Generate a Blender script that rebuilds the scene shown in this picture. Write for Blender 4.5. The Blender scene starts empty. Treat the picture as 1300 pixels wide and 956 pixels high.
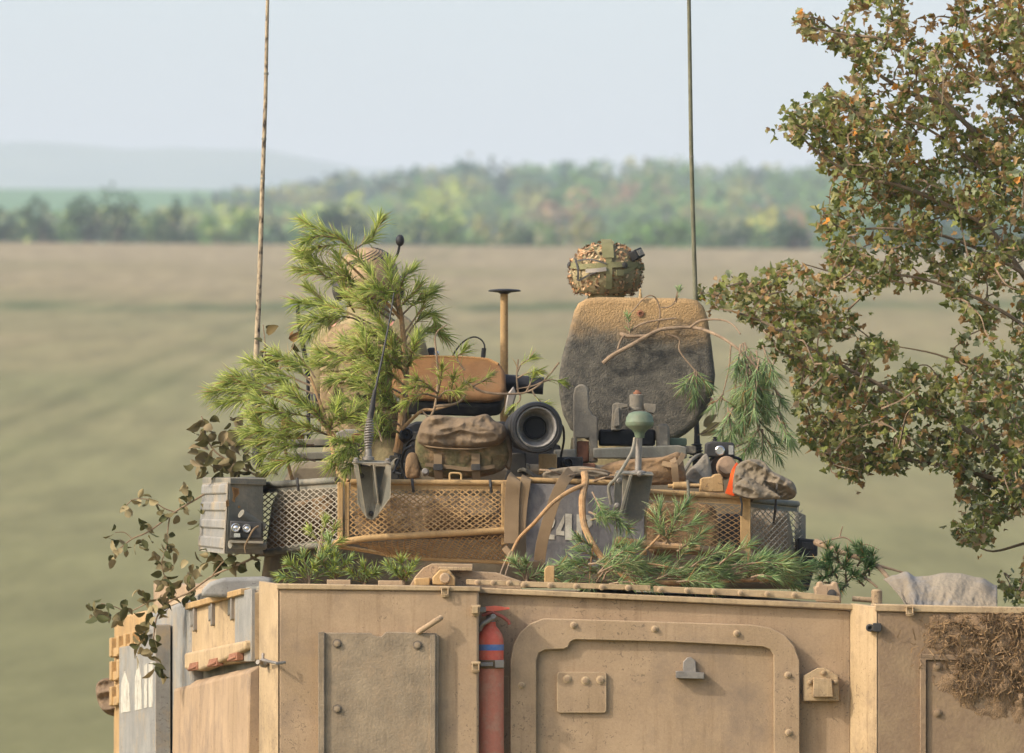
import bpy, bmesh, math, random
from mathutils import Vector, Matrix, Quaternion, noise
random.seed(11)
rnd = random.Random(7)
R = math.radians
SC = bpy.context.scene
COL = SC.collection

# ------------------------------------------------------------------ camera, world, sun, exposure
FOC, CX, HY, ZC = 12000.0, 650.0, 700.0, 2.15      # a long lens: 12000 px focal length over a 1300 px wide frame
cam = bpy.data.cameras.new('camera'); cam_o = bpy.data.objects.new('camera', cam); COL.objects.link(cam_o)
cam_o.location = (0, 0, ZC); cam_o.rotation_euler = (R(90), 0, 0)
cam.sensor_width = 36; cam.lens = 36 * FOC / 1300; cam.shift_y = (HY - 478) / 1300
cam.clip_start = 1; cam.clip_end = 20000
cam.dof.use_dof = True; cam.dof.focus_distance = 41.0; cam.dof.aperture_fstop = 7.5
SC.camera = cam_o
SUN_EL, SUN_AZ = R(36), R(-116)                     # azimuth measured from +Y (away from camera), minus = left
w = bpy.data.worlds.new('World'); SC.world = w; w.use_nodes = True
nt = w.node_tree; bg = nt.nodes['Background']
sky = nt.nodes.new('ShaderNodeTexSky'); sky.sky_type = 'NISHITA'; sky.sun_disc = False
sky.sun_elevation = SUN_EL; sky.sun_rotation = SUN_AZ
sky.air_density = 1.0; sky.dust_density = 4.0; sky.ozone_density = 1.6; sky.altitude = 100
nt.links.new(sky.outputs[0], bg.inputs[0]); bg.inputs[1].default_value = 0.15
sun = bpy.data.lights.new('sun', 'SUN'); sun_o = bpy.data.objects.new('sun', sun); COL.objects.link(sun_o)
sun.energy = 1.65; sun.angle = R(1.5); sun.color = (1.0, 0.945, 0.86)
sdir = Vector((math.sin(SUN_AZ) * math.cos(SUN_EL), math.cos(SUN_AZ) * math.cos(SUN_EL), math.sin(SUN_EL)))
sun_o.rotation_euler = (-sdir).to_track_quat('-Z', 'Y').to_euler(); sun_o.location = (-10, 30, 30)
vs = SC.view_settings; vs.view_transform = 'Standard'; vs.look = 'None'; vs.gamma = 1; vs.exposure = 1.1; vs.use_curve_mapping = False

# ------------------------------------------------------------------ helpers
def P(px, py, Y):
    """world point of a spot measured in the 1300 px photograph, at Y metres from the camera"""
    return Vector(((px - CX) * Y / FOC, Y, ZC + (HY - py) * Y / FOC))
def S(px, Y=40.0): return px * Y / FOC              # a measured length in metres
def lin(r, g, b):
    f = lambda c: (c / 255 / 12.92) if c <= 10 else ((c / 255 + .055) / 1.055) ** 2.4
    return (f(r), f(g), f(b), 1)
def c4(c): return tuple(c) if len(c) == 4 else tuple(c) + (1,)

def M(name, c1, c2=None, c3=None, scale=6, rough=.8, bump=.25, bscale=90, metal=0., dirt=None, dscale=4, damt=.5, attr=False, trans=0., spec=.3, stretch=None, bdist=.004, streak=0., wear=None, speck=.3, chips=None):
    m = bpy.data.materials.new(name); m.use_nodes = True
    t = m.node_tree; b = t.nodes['Principled BSDF']; L = t.links.new
    N = t.nodes.new
    b.inputs['Roughness'].default_value = rough; b.inputs['Metallic'].default_value = metal
    b.inputs['Specular IOR Level'].default_value = spec
    tc = N('ShaderNodeTexCoord'); src = tc.outputs['Object']
    if stretch:
        mp = N('ShaderNodeMapping'); mp.inputs['Scale'].default_value = stretch; L(src, mp.inputs[0]); src = mp.outputs[0]
    if attr:
        a = N('ShaderNodeAttribute'); a.attribute_name = 'Col'
        hs = N('ShaderNodeMix'); hs.data_type = 'RGBA'; hs.blend_type = 'MULTIPLY'; hs.inputs[0].default_value = 1
        L(a.outputs['Color'], hs.inputs[6]); hs.inputs[7].default_value = c4(c1); out = hs.outputs[2]
    else:
        n = N('ShaderNodeTexNoise'); n.inputs['Scale'].default_value = scale; n.inputs['Detail'].default_value = 7; n.inputs['Roughness'].default_value = .6
        L(src, n.inputs['Vector'])
        r = N('ShaderNodeValToRGB'); e = r.color_ramp.elements
        e[0].position = .36; e[1].position = .66
        e[0].color = c4(c1); e[1].color = c4(c2 or [x * 1.15 for x in c1[:3]])
        if c3: k = e.new(.51); k.color = c4(c3)
        L(n.outputs['Fac'], r.inputs[0]); out = r.outputs[0]
    if speck and not attr:
        ns = N('ShaderNodeTexNoise'); ns.inputs['Scale'].default_value = max(60, bscale * .7); ns.inputs['Detail'].default_value = 8; ns.inputs['Roughness'].default_value = .75; L(src, ns.inputs['Vector'])
        mo = N('ShaderNodeMix'); mo.data_type = 'RGBA'; mo.blend_type = 'OVERLAY'; mo.inputs[0].default_value = speck; L(out, mo.inputs[6]); L(ns.outputs['Fac'], mo.inputs[7]); out = mo.outputs[2]
    if streak:
        mp2 = N('ShaderNodeMapping'); mp2.inputs['Scale'].default_value = (24, 24, 1.6); L(tc.outputs['Object'], mp2.inputs[0])
        n5 = N('ShaderNodeTexNoise'); n5.inputs['Scale'].default_value = 1; n5.inputs['Detail'].default_value = 6; n5.inputs['Roughness'].default_value = .7; L(mp2.outputs[0], n5.inputs['Vector'])
        r5 = N('ShaderNodeMapRange'); L(n5.outputs['Fac'], r5.inputs[0]); r5.inputs[1].default_value = .52; r5.inputs[2].default_value = .75; r5.inputs[3].default_value = 0; r5.inputs[4].default_value = streak
        m5 = N('ShaderNodeMix'); m5.data_type = 'RGBA'; m5.blend_type = 'MULTIPLY'; L(r5.outputs[0], m5.inputs[0]); L(out, m5.inputs[6]); m5.inputs[7].default_value = (.55, .5, .45, 1); out = m5.outputs[2]
    if dirt:
        n2 = N('ShaderNodeTexNoise'); n2.inputs['Scale'].default_value = dscale; n2.inputs['Detail'].default_value = 9; n2.inputs['Roughness'].default_value = .68
        L(src, n2.inputs['Vector'])
        r2 = N('ShaderNodeValToRGB'); r2.color_ramp.elements[0].position = .5; r2.color_ramp.elements[1].position = .72
        r2.color_ramp.elements[0].color = (0, 0, 0, 1); r2.color_ramp.elements[1].color = (damt, damt, damt, 1)
        L(n2.outputs['Fac'], r2.inputs[0])
        mx = N('ShaderNodeMix'); mx.data_type = 'RGBA'; L(r2.outputs[0], mx.inputs[0]); L(out, mx.inputs[6]); mx.inputs[7].default_value = c4(dirt); out = mx.outputs[2]
    if chips:
        n6 = N('ShaderNodeTexNoise'); n6.inputs['Scale'].default_value = 58; n6.inputs['Detail'].default_value = 3; n6.inputs['Distortion'].default_value = 1.2; L(src, n6.inputs['Vector'])
        n7 = N('ShaderNodeTexNoise'); n7.inputs['Scale'].default_value = 2.3; n7.inputs['Detail'].default_value = 4; L(src, n7.inputs['Vector'])
        a7 = N('ShaderNodeMath'); a7.operation = 'MULTIPLY_ADD'; L(n7.outputs['Fac'], a7.inputs[0]); a7.inputs[1].default_value = .45; L(n6.outputs['Fac'], a7.inputs[2])
        r7 = N('ShaderNodeMapRange'); L(a7.outputs[0], r7.inputs[0]); r7.inputs[1].default_value = .885; r7.inputs[2].default_value = .915; r7.inputs[3].default_value = 0; r7.inputs[4].default_value = .55
        m7 = N('ShaderNodeMix'); m7.data_type = 'RGBA'; L(r7.outputs[0], m7.inputs[0]); L(out, m7.inputs[6]); m7.inputs[7].default_value = c4(chips); out = m7.outputs[2]
    if wear:
        bv = N('ShaderNodeBevel'); bv.samples = 4; bv.inputs['Radius'].default_value = .012
        ge = N('ShaderNodeNewGeometry'); dt = N('ShaderNodeVectorMath'); dt.operation = 'DOT_PRODUCT'; L(bv.outputs[0], dt.inputs[0]); L(ge.outputs['Normal'], dt.inputs[1])
        nw = N('ShaderNodeTexNoise'); nw.inputs['Scale'].default_value = 26; nw.inputs['Detail'].default_value = 6; L(src, nw.inputs['Vector'])
        su = N('ShaderNodeMath'); su.operation = 'MULTIPLY_ADD'; L(nw.outputs['Fac'], su.inputs[0]); su.inputs[1].default_value = .14; L(dt.outputs['Value'], su.inputs[2])
        rw = N('ShaderNodeMapRange'); L(su.outputs[0], rw.inputs[0]); rw.inputs[1].default_value = 1.03; rw.inputs[2].default_value = .92; rw.inputs[3].default_value = 0; rw.inputs[4].default_value = .75
        mw = N('ShaderNodeMix'); mw.data_type = 'RGBA'; L(rw.outputs[0], mw.inputs[0]); L(out, mw.inputs[6]); mw.inputs[7].default_value = c4(wear); out = mw.outputs[2]
    L(out, b.inputs['Base Color'])
    if bump:
        n3 = N('ShaderNodeTexNoise'); n3.inputs['Scale'].default_value = bscale; n3.inputs['Detail'].default_value = 5
        L(src, n3.inputs['Vector'])
        bp = N('ShaderNodeBump'); bp.inputs['Strength'].default_value = bump; bp.inputs['Distance'].default_value = bdist
        L(n3.outputs['Fac'], bp.inputs['Height']); L(bp.outputs[0], b.inputs['Normal'])
    if trans:
        tr = N('ShaderNodeBsdfTranslucent'); L(out, tr.inputs[0])
        ms = N('ShaderNodeMixShader'); ms.inputs[0].default_value = trans
        L(b.outputs[0], ms.inputs[1]); L(tr.outputs[0], ms.inputs[2]); L(ms.outputs[0], t.nodes['Material Output'].inputs[0])
    return m

def catmull(pts, sub=6, closed=False):
    pts = [Vector(p) for p in pts]; n = len(pts); out = []
    if n < 3 and not closed:
        return [pts[0].lerp(pts[1], i / sub) for i in range(sub + 1)]
    segs = n if closed else n - 1
    for i in range(segs):
        g = (lambda k: pts[k % n]) if closed else (lambda k: pts[min(max(k, 0), n - 1)])
        p0, p1, p2, p3 = g(i - 1), g(i), g(i + 1), g(i + 2)
        for s in range(sub):
            t = s / sub
            out.append(.5 * ((2 * p1) + (p2 - p0) * t + (2 * p0 - 5 * p1 + 4 * p2 - p3) * t * t + (3 * p1 - p0 - 3 * p2 + p3) * t ** 3))
    if not closed: out.append(pts[-1])
    return out

class MB:
    """collects verts and faces for ONE mesh object"""
    def __init__(s): s.v = []; s.f = []; s.c = []; s.col = None
    def add(s, vs, fs):
        o = len(s.v); s.v.extend(tuple(x) for x in vs); s.f.extend([tuple(i + o for i in f) for f in fs])
        if s.col is not None or s.c: s.c.extend([s.col or (1, 1, 1, 1)] * len(vs))
        return s
    def prism(s, pts, off):
        """polygon of 3-d points swept by the vector off"""
        n = len(pts); off = Vector(off)
        a = [Vector(p) for p in pts]; b = [p + off for p in a]
        fs = [tuple(range(n)), tuple(range(2 * n - 1, n - 1, -1))]
        fs += [(i, i + n, (i + 1) % n + n, (i + 1) % n) for i in range(n)]
        return s.add(a + b, fs)
    def slab(s, px, Y, d):
        """outline measured in the photograph, standing at Y and d metres deep"""
        return s.prism([P(x, y, Y) for x, y in px], (0, d, 0))
    def box(s, x0, y0, x1, y1, Y, d): return s.slab([(x0, y0), (x1, y0), (x1, y1), (x0, y1)], Y, d)
    def hexa(s, a, b):
        return s.add(list(a) + list(b), [(0, 1, 2, 3), (7, 6, 5, 4), (0, 4, 5, 1), (1, 5, 6, 2), (2, 6, 7, 3), (3, 7, 4, 0)])
    def tube(s, pts, r, n=8, cap=True):
        pts = [Vector(p) for p in pts]; k = len(pts)
        rs = r if isinstance(r, (list, tuple)) else [r] * k
        if len(rs) != k: rs = [rs[0] + (rs[-1] - rs[0]) * i / (k - 1) for i in range(k)]
        t0 = (pts[1] - pts[0]).normalized(); nrm = t0.orthogonal().normalized(); vs_ = []
        for i, p in enumerate(pts):
            t = (pts[min(i + 1, k - 1)] - pts[max(i - 1, 0)])
            t = t.normalized() if t.length > 1e-9 else t0
            nrm = (nrm - t * nrm.dot(t)); nrm = nrm.normalized() if nrm.length > 1e-6 else t.orthogonal().normalized()
            bn = t.cross(nrm)
            for j in range(n):
                a = 2 * math.pi * j / n; vs_.append(p + (nrm * math.cos(a) + bn * math.sin(a)) * rs[i])
        fs = [(i * n + j, i * n + (j + 1) % n, (i + 1) * n + (j + 1) % n, (i + 1) * n + j) for i in range(k - 1) for j in range(n)]
        if cap: fs += [tuple(range(n - 1, -1, -1)), tuple((k - 1) * n + j for j in range(n))]
        return s.add(vs_, fs)
    def lathe(s, o, ax, prof, n=24, cap=True):
        """profile of (radius, height) turned about the axis ax at o"""
        o = Vector(o); ax = Vector(ax).normalized(); u = ax.orthogonal().normalized(); w_ = ax.cross(u); k = len(prof)
        vs_ = [o + ax * h + (u * math.cos(2 * math.pi * j / n) + w_ * math.sin(2 * math.pi * j / n)) * r for r, h in prof for j in range(n)]
        fs = [(i * n + j, i * n + (j + 1) % n, (i + 1) * n + (j + 1) % n, (i + 1) * n + j) for i in range(k - 1) for j in range(n)]
        if cap and prof[0][0] > 0: fs.append(tuple(range(n - 1, -1, -1)))
        if cap and prof[-1][0] > 0: fs.append(tuple((k - 1) * n + j for j in range(n)))
        return s.add(vs_, fs)
    def grid(s, nu, nv, fn, wrap=False):
        vs_ = [fn(i / nu, j / nv) for j in range(nv + 1) for i in range(nu if wrap else nu + 1)]
        W = nu if wrap else nu + 1
        fs = [(j * W + i, j * W + (i + 1) % W, (j + 1) * W + (i + 1) % W, (j + 1) * W + i) for j in range(nv) for i in range(nu)]
        return s.add(vs_, fs)
    def ellipsoid(s, c, r, nu=24, nv=14, fn=None, v0=0., v1=1.):
        c = Vector(c)
        def f(u, v):
            th = math.pi * (v0 + (v1 - v0) * v); ph = 2 * math.pi * u
            d = Vector((math.sin(th) * math.cos(ph), math.sin(th) * math.sin(ph), math.cos(th)))
            k = 1 + (fn(d) if fn else 0)
            return c + Vector((d.x * r[0], d.y * r[1], d.z * r[2])) * k
        return s.grid(nu, nv, f, wrap=True)
    def build(s, name, mat, parent=None, bevel=0., angle=38, seg=2, kind=None, label=None):
        loc = Vector((0, 0, 0))
        q = parent
        while q is not None: loc = loc + q.location; q = q.parent
        me = bpy.data.meshes.new(name)
        lx, ly, lz = loc
        me.from_pydata([(a - lx, b - ly, c - lz) for a, b, c in s.v], [], s.f)
        me.materials.append(mat)
        if s.c:
            at = me.color_attributes.new('Col', 'FLOAT_COLOR', 'POINT')
            at.data.foreach_set('color', [x for c in s.c for x in c])
        me.validate()
        bm = bmesh.new(); bm.from_mesh(me)
        if len(bm.faces) < 60000: bmesh.ops.recalc_face_normals(bm, faces=bm.faces)
        bm.to_mesh(me); bm.free()
        me.polygons.foreach_set('use_smooth', [True] * len(me.polygons))
        me.set_sharp_from_angle(angle=R(angle))
        o = bpy.data.objects.new(name, me); COL.objects.link(o)
        if parent is not None: o.parent = parent
        if bevel:
            b = o.modifiers.new('bevel', 'BEVEL'); b.width = bevel; b.segments = seg; b.limit_method = 'ANGLE'; b.angle_limit = R(40)
            b.harden_normals = False
        if kind: o['kind'] = kind
        if label: o['label'] = label
        return o

def thing(name, label, cat, loc=(0, 0, 0), group=None):
    o = bpy.data.objects.new(name, None); COL.objects.link(o); o.location = loc; o.empty_display_size = .1
    o['label'] = label; o['category'] = cat
    if group: o['group'] = group
    return o
def tag(o, label, cat, group=None):
    o['label'] = label; o['category'] = cat
    if group: o['group'] = group
    return o
def bolts(parent, mat, lst, Y, r=3.2, h=2.6, name='bolt', ax=(0, -1, 0)):
    """round-headed bolts: one mesh, copied for every place"""
    q = parent; loc = Vector()
    while q is not None: loc = loc + q.location; q = q.parent
    rr, hh = S(r, Y), S(h, Y)
    b = MB().lathe((0, 0, 0), ax, [(rr * 1.35, 0), (rr * 1.35, hh * .25), (rr, hh * .3), (rr * .95, hh * .85), (rr * .7, hh), (0, hh)], 10)
    o = b.build(name, mat, None); o.parent = parent
    for i, (x, y) in enumerate(lst):
        c = o if i == 0 else o.copy()
        if i: COL.objects.link(c)
        c.location = P(x, y, Y) - loc
    return o
# ------------------------------------------------------------------ the land
def zprof(Y):
    T = [(-200, 0), (85, 0), (150, .9), (250, 3.7), (400, 9.8), (600, 18.4), (800, 26.9), (880, 31.2), (920, 32.7), (960, 33.2), (1050, 29), (1300, 35), (1500, 46), (1900, 63), (2300, 84), (2800, 111), (3200, 112), (4000, 90), (9000, 50)]
    for (a, za), (b, zb) in zip(T, T[1:]):
        if Y <= b:
            t = (Y - a) / (b - a); return za + (zb - za) * t
    return T[-1][1]
def ground_z(x, Y):
    k = max(8, abs(Y) * .05)
    z = sum(zprof(Y + d * k) for d in (-1, -.5, 0, .5, 1)) / 5
    far = min(1, max(0, (Y - 300) / 600))
    z += -0.0062 * x * far * (1 if Y < 1400 else .3)
    if Y > 120: z += noise.noise((x * .008, Y * .004, 3)) * min(1.2, (Y - 120) * .004)
    return z
ys = [-200, 0, 40, 70] + [80 + i * 10 for i in range(42)] + [500 + i * 12 for i in range(60)] + [1230 + 40 * i for i in range(60)] + [3700 + 500 * i for i in range(11)]
xs_ = sorted(set([-2600, -1800, -1200, -800, -500, -350] + [-250 + 12 * i for i in range(42)] + [350, 500, 800, 1200, 1800, 2600]))
m = MB(); nx = len(xs_)
m.add([(x, y, ground_z(x, y)) for y in ys for x in xs_], [(j * nx + i, j * nx + i + 1, (j + 1) * nx + i + 1, (j + 1) * nx + i) for j in range(len(ys) - 1) for i in range(nx - 1)])
def field_material():
    m = bpy.data.materials.new('field grass'); m.use_nodes = True; t = m.node_tree; N = t.nodes.new; L = t.links.new; b = t.nodes['Principled BSDF']
    b.inputs['Roughness'].default_value = 1; b.inputs['Specular IOR Level'].default_value = .05
    g = N('ShaderNodeNewGeometry'); sp = N('ShaderNodeSeparateXYZ'); L(g.outputs['Position'], sp.inputs[0])
    def nz(sx, sy, det=6, rough=.6):
        mp = N('ShaderNodeMapping'); mp.inputs['Scale'].default_value = (sx, sy, .0); L(g.outputs['Position'], mp.inputs[0])
        n = N('ShaderNodeTexNoise'); n.inputs['Scale'].default_value = 1; n.inputs['Detail'].default_value = det; n.inputs['Roughness'].default_value = rough; L(mp.outputs[0], n.inputs[0]); return n.outputs['Fac']
    def math_(op, a, bb):
        k = N('ShaderNodeMath'); k.operation = op
        for i, v in enumerate((a, bb)):
            if isinstance(v, (int, float)): k.inputs[i].default_value = v
            else: L(v, k.inputs[i])
        return k.outputs[0]
    # dry seed heads up the hill, greener grass in the hollow: distance plus big drifts
    n1 = nz(.022, .006); n2 = nz(.11, .014); n3 = nz(.5, .035, 8, .72)
    d = math_('ADD', math_('ADD', math_('MULTIPLY', sp.outputs['Y'], 1 / 900), math_('MULTIPLY', math_('SUBTRACT', n1, .5), 1.5)), math_('MULTIPLY', math_('SUBTRACT', n2, .5), .5))
    r = N('ShaderNodeValToRGB'); e = r.color_ramp.elements
    e[0].position = 0.02; e[0].color = lin(112, 108, 72); e[1].position = .95; e[1].color = lin(136, 121, 90)
    k = e.new(.28); k.color = lin(116, 111, 75); k = e.new(.5); k.color = lin(122, 113, 78); k = e.new(.7); k.color = lin(128, 115, 82)
    L(d, r.inputs[0])
    # dark green strip of rank growth across the middle of the hill, and faint wheel tracks
    wob = math_('ADD', sp.outputs['Y'], math_('MULTIPLY', math_('SUBTRACT', nz(.03, .0, 3), .5), 60))
    band = N('ShaderNodeMapRange'); band.interpolation_type = 'SMOOTHSTEP'
    L(math_('ABSOLUTE', math_('SUBTRACT', wob, 562), 0), band.inputs[0]); band.inputs[1].default_value = 26; band.inputs[2].default_value = 6; band.inputs[3].default_value = 0; band.inputs[4].default_value = .8
    brk = N('ShaderNodeMapRange'); L(n2, brk.inputs[0]); brk.inputs[1].default_value = .38; brk.inputs[2].default_value = .55
    mx = N('ShaderNodeMix'); mx.data_type = 'RGBA'; L(math_('MULTIPLY', band.outputs[0], brk.outputs[0]), mx.inputs[0]); L(r.outputs[0], mx.inputs[6]); mx.inputs[7].default_value = lin(74, 84, 48)
    tr = math_('SUBTRACT', math_('ADD', sp.outputs['X'], math_('MULTIPLY', math_('SUBTRACT', nz(.0, .012, 2), .5), 1.2)), math_('MULTIPLY', math_('SUBTRACT', sp.outputs['Y'], 330), .0176))
    tk = None
    for offs in (17.4, 14.8):
        q = N('ShaderNodeMapRange'); q.interpolation_type = 'SMOOTHSTEP'
        L(math_('ABSOLUTE', math_('ADD', tr, offs), 0), q.inputs[0]); q.inputs[1].default_value = .75; q.inputs[2].default_value = .15; q.inputs[3].default_value = 0; q.inputs[4].default_value = .28
        tk = q.outputs[0] if tk is None else math_('MAXIMUM', tk, q.outputs[0])
    mt = N('ShaderNodeMix'); mt.data_type = 'RGBA'; L(tk, mt.inputs[0]); L(mx.outputs[2], mt.inputs[6]); mt.inputs[7].default_value = lin(78, 80, 46)
    mx = mt
    # distant slope beyond the wood is pasture
    fs = N('ShaderNodeMapRange'); L(sp.outputs['Y'], fs.inputs[0]); fs.inputs[1].default_value = 1250; fs.inputs[2].default_value = 1350
    m2 = N('ShaderNodeMix'); m2.data_type = 'RGBA'; L(fs.outputs[0], m2.inputs[0]); L(mx.outputs[2], m2.inputs[6]); m2.inputs[7].default_value = lin(84, 116, 70)
    m3 = N('ShaderNodeMix'); m3.data_type = 'RGBA'; m3.blend_type = 'OVERLAY'; m3.inputs[0].default_value = .7; L(m2.outputs[2], m3.inputs[6]); L(n3, m3.inputs[7])
    L(m3.outputs[2], b.inputs['Base Color'])
    bp = N('ShaderNodeBump'); bp.inputs['Strength'].default_value = .15; bp.inputs['Distance'].default_value = .3; L(n3, bp.inputs['Height']); L(bp.outputs[0], b.inputs['Normal'])
    return m
g = m.build('field', field_material()); g['kind'] = 'structure'

# far blue ridge
def ridge_row(px): 
    return 186 + max(0, px - 150) * .05 + max(0, px - 330) * .06 + 5 * noise.noise((px * .006, 2, 5))
m = MB(); px_ = [-2600 + i * 60 for i in range(110)]
rows = [(6000, None, 0), (6300, 0, .7), (6700, 0, 1.0), (7300, 0, .8), (8000, 0, .3)]
pts = []
for (Y, q, f) in rows:
    for x in px_:
        z = P(x, ridge_row(x), 6700).z
        pts.append((P(x, 0, 6700).x * Y / 6700, Y, (40 + (z - 40) * f + 6 * noise.noise((x * .01, Y * .001, 1)) * f)))
n = len(px_)
m.add(pts, [(j * n + i, j * n + i + 1, (j + 1) * n + i + 1, (j + 1) * n + i) for j in range(len(rows) - 1) for i in range(n - 1)])
g = m.build('hills', M('hill woods', lin(70, 92, 62), lin(96, 108, 70), scale=.004, bump=0)); g['kind'] = 'structure'

# ------------------------------------------------------------------ trees far off
def col_mat(name, c, trans=.15): return M(name, c, attr=True, rough=.9, bump=0, trans=trans, spec=.1)
LEAF_FAR = col_mat('far foliage', (1, 1, 1))
BARK = M('bark', lin(88, 76, 62), lin(120, 108, 92), scale=9, bump=.6, bscale=40, rough=.95)
def crown_mesh(mb, c, r, tint, n, size, rn, conical=False):
    """leaf clumps: small bent faces through a lobed volume"""
    lobes = [(Vector((rn.uniform(-.55, .55), rn.uniform(-.55, .55), rn.uniform(-.6, .75))), rn.uniform(.35, .6)) for _ in range(9)]
    for _ in range(n):
        lc, lr = rn.choice(lobes)
        d = Vector((rn.gauss(0, 1), rn.gauss(0, 1), rn.gauss(0, 1))).normalized() * lr * rn.uniform(.55, 1.05)
        q = lc + d
        if conical:
            k = 1 - .75 * max(0, min(1, (q.z + .8) / 1.8)); q.x *= k; q.y *= k
        p = Vector(c) + Vector((q.x * r[0], q.y * r[1], q.z * r[2]))
        u = Vector((rn.gauss(0, 1), rn.gauss(0, 1), rn.gauss(0, .6))).normalized(); v = u.orthogonal().normalized()
        s_ = size * rn.uniform(.6, 1.3); k = rn.uniform(.75, 1.25); hue = rn.uniform(-.12, .12)
        mb.col = (tint[0] * k * (1 + hue), tint[1] * k, tint[2] * k * (1 - hue), 1)
        nn = u.cross(v) * s_ * .25
        mb.add([p - u * s_, p + v * s_ * .7 + nn, p + u * s_, p - v * s_ * .7 + nn], [(0, 1, 2), (0, 2, 3)])
TINT = {k: tuple(x * (1.3 if k != 'dark' else .9) for x in v) for k, v in {'dark': lin(62, 84, 50)[:3], 'green': lin(84, 108, 56)[:3], 'lime': lin(140, 148, 62)[:3], 'olive': lin(112, 112, 62)[:3], 'rust': lin(150, 104, 66)[:3],
        'yellow': lin(150, 146, 58)[:3], 'pine': lin(64, 90, 66)[:3], 'brown': lin(128, 106, 76)[:3]}.items()}
def far_tree(px, py_top, py_base, Y, wpx, tint, name, label, group, rn, n=420, conical=False):
    top, base = P(px, py_top, Y), P(px, py_base, Y)
    base.z = ground_z(base.x, Y)
    h = top.z - base.z; r = S(wpx, Y) / 2
    t = thing(name, label, 'tree' if 'tree' in name else 'bush', base, group)
    tk = MB(); f = .5 if 'tree' in name else .25
    tk.tube([base - Vector((0, 0, .3)), base + Vector((.05 * r, 0, h * f * .5)), base + Vector((-.04 * r, 0, h * f)), base + Vector((.02 * r, 0, h * .8))], [.03 * h + .05, .024 * h + .03, .016 * h + .02, .01], 7)
    for a in range(5):
        an = a * 1.3 + rn.random(); z0 = h * rn.uniform(.25, .5)
        tk.tube([base + Vector((0, 0, z0)), base + Vector((math.cos(an) * r * .35, math.sin(an) * r * .35, z0 + h * .16)), base + Vector((math.cos(an) * r * .7, math.sin(an) * r * .7, z0 + h * .24))], [.012 * h + .02, .008 * h + .01, .01], 5)
    tk.build('trunk', BARK, t)
    cr = MB(); cr.col = (1, 1, 1, 1)
    zc = .56 if 'tree' in name else .48
    crown_mesh(cr, base + Vector((0, 0, h * zc)), (r, r, h * (1 - zc) / .98), TINT[tint], n, max(.16, r * .13), rn, conical)
    cr.build('crown', LEAF_FAR, t)
    return t
rn = random.Random(5)
# dark hedgerow trees beyond the crest on the left; each has its own crown
dark = [(-60, 258, 70, 'dark'), (8, 264, 62, 'dark'), (55, 252, 58, 'dark'), (82, 258, 50, 'green'), (112, 254, 56, 'dark'), (150, 245, 62, 'dark'), (188, 268, 44, 'green'), (218, 249, 54, 'dark'), (246, 266, 40, 'dark'), (276, 270, 60, 'green'), (310, 268, 50, 'green')]
desc = ['pear-shaped', 'broad', 'rounded', 'narrow', 'twin-topped']
hl = ['dark hedgerow tree out of the left edge of the photograph', 'dark hedgerow tree at the left end of the field edge', 'broad dark hedgerow tree second from the left end of the hedge', 'green hedgerow tree between two darker ones left of the hedge middle',
      'dark hedgerow tree just left of the tallest one', 'tallest dark hedgerow tree on the field edge far left', 'low green hedgerow tree right of the tallest one', 'upright dark hedgerow tree in front of pale yellow wood', 'small dark hedgerow tree right of the upright one', 'low green hedgerow tree left of the tall mottled antenna', 'green hedgerow tree right behind the tall mottled antenna']
for (x, yt, wp, ti), l in zip(dark, hl):
    far_tree(x, yt, 308, 985 + rn.uniform(0, 45), wp, ti, 'hedgerow_tree', l, 'hedgerow trees on the far field edge', rn, 520)
low = [(350, 282, 46, 'green'), (392, 276, 46, 'green'), (432, 262, 44, 'olive'), (470, 276, 46, 'olive'), (512, 274, 40, 'dark'), (545, 272, 42, 'dark'), (566, 268, 34, 'green'), (590, 284, 40, 'green'), (628, 276, 42, 'olive'), (664, 284, 36, 'green'), (700, 282, 40, 'green'), (735, 276, 44, 'olive'), (768, 284, 44, 'green'), (812, 286, 46, 'green'), (850, 282, 50, 'green'), (893, 286, 46, 'green'), (930, 288, 44, 'dark'), (966, 286, 50, 'green'), (1008, 282, 50, 'dark'), (1050, 280, 50, 'green'), (1098, 284, 50, 'green'), (1145, 282, 50, 'dark'), (1195, 284, 54, 'green'), (1250, 282, 56, 'green'), (1310, 282, 60, 'green')]
def place_words(x):
    if x < 420: return 'left of the pine-dressed soldier'
    if x < 520: return 'above the soldier behind pine'
    if x < 640: return 'between the left soldier and the flat-topped post'
    if x < 720: return 'between the flat-topped post and the helmet'
    if x < 820: return 'just behind the scrim-covered helmet'
    if x < 920: return 'behind the plain green antenna'
    if x < 1050: return 'between the green antenna and the autumn tree'
    return 'behind the autumn tree'
seen = {}
for x, yt, wp, ti in low:
    wds = place_words(x); k = seen.get(wds, 0); seen[wds] = k + 1
    o = far_tree(x, yt, 309, 960 + rn.uniform(0, 70), wp * 1.6, 'dark' if ti == 'dark' or rn.random() < .45 else ti, 'hedge_bush', '', 'low bushes along the far field edge', rn, 300)
    o['label'] = ('%s green bush on the far field edge, number %d' % (ti, k + 1)); o['_w'] = wds
groups = {}
for o in [o for o in COL.objects if o.name.startswith('hedge_bush')]: groups.setdefault(o['_w'], []).append(o)
ORD = ['leftmost', 'second from left', 'third from left', 'fourth from left', 'fifth from left', 'sixth from left', 'seventh from left']
for wds, l in groups.items():
    for i, o in enumerate(l):
        o['label'] = ('low far bush, ' + (ORD[i] + ' of those ' if len(l) > 1 else '') + wds); del o['_w']
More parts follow.
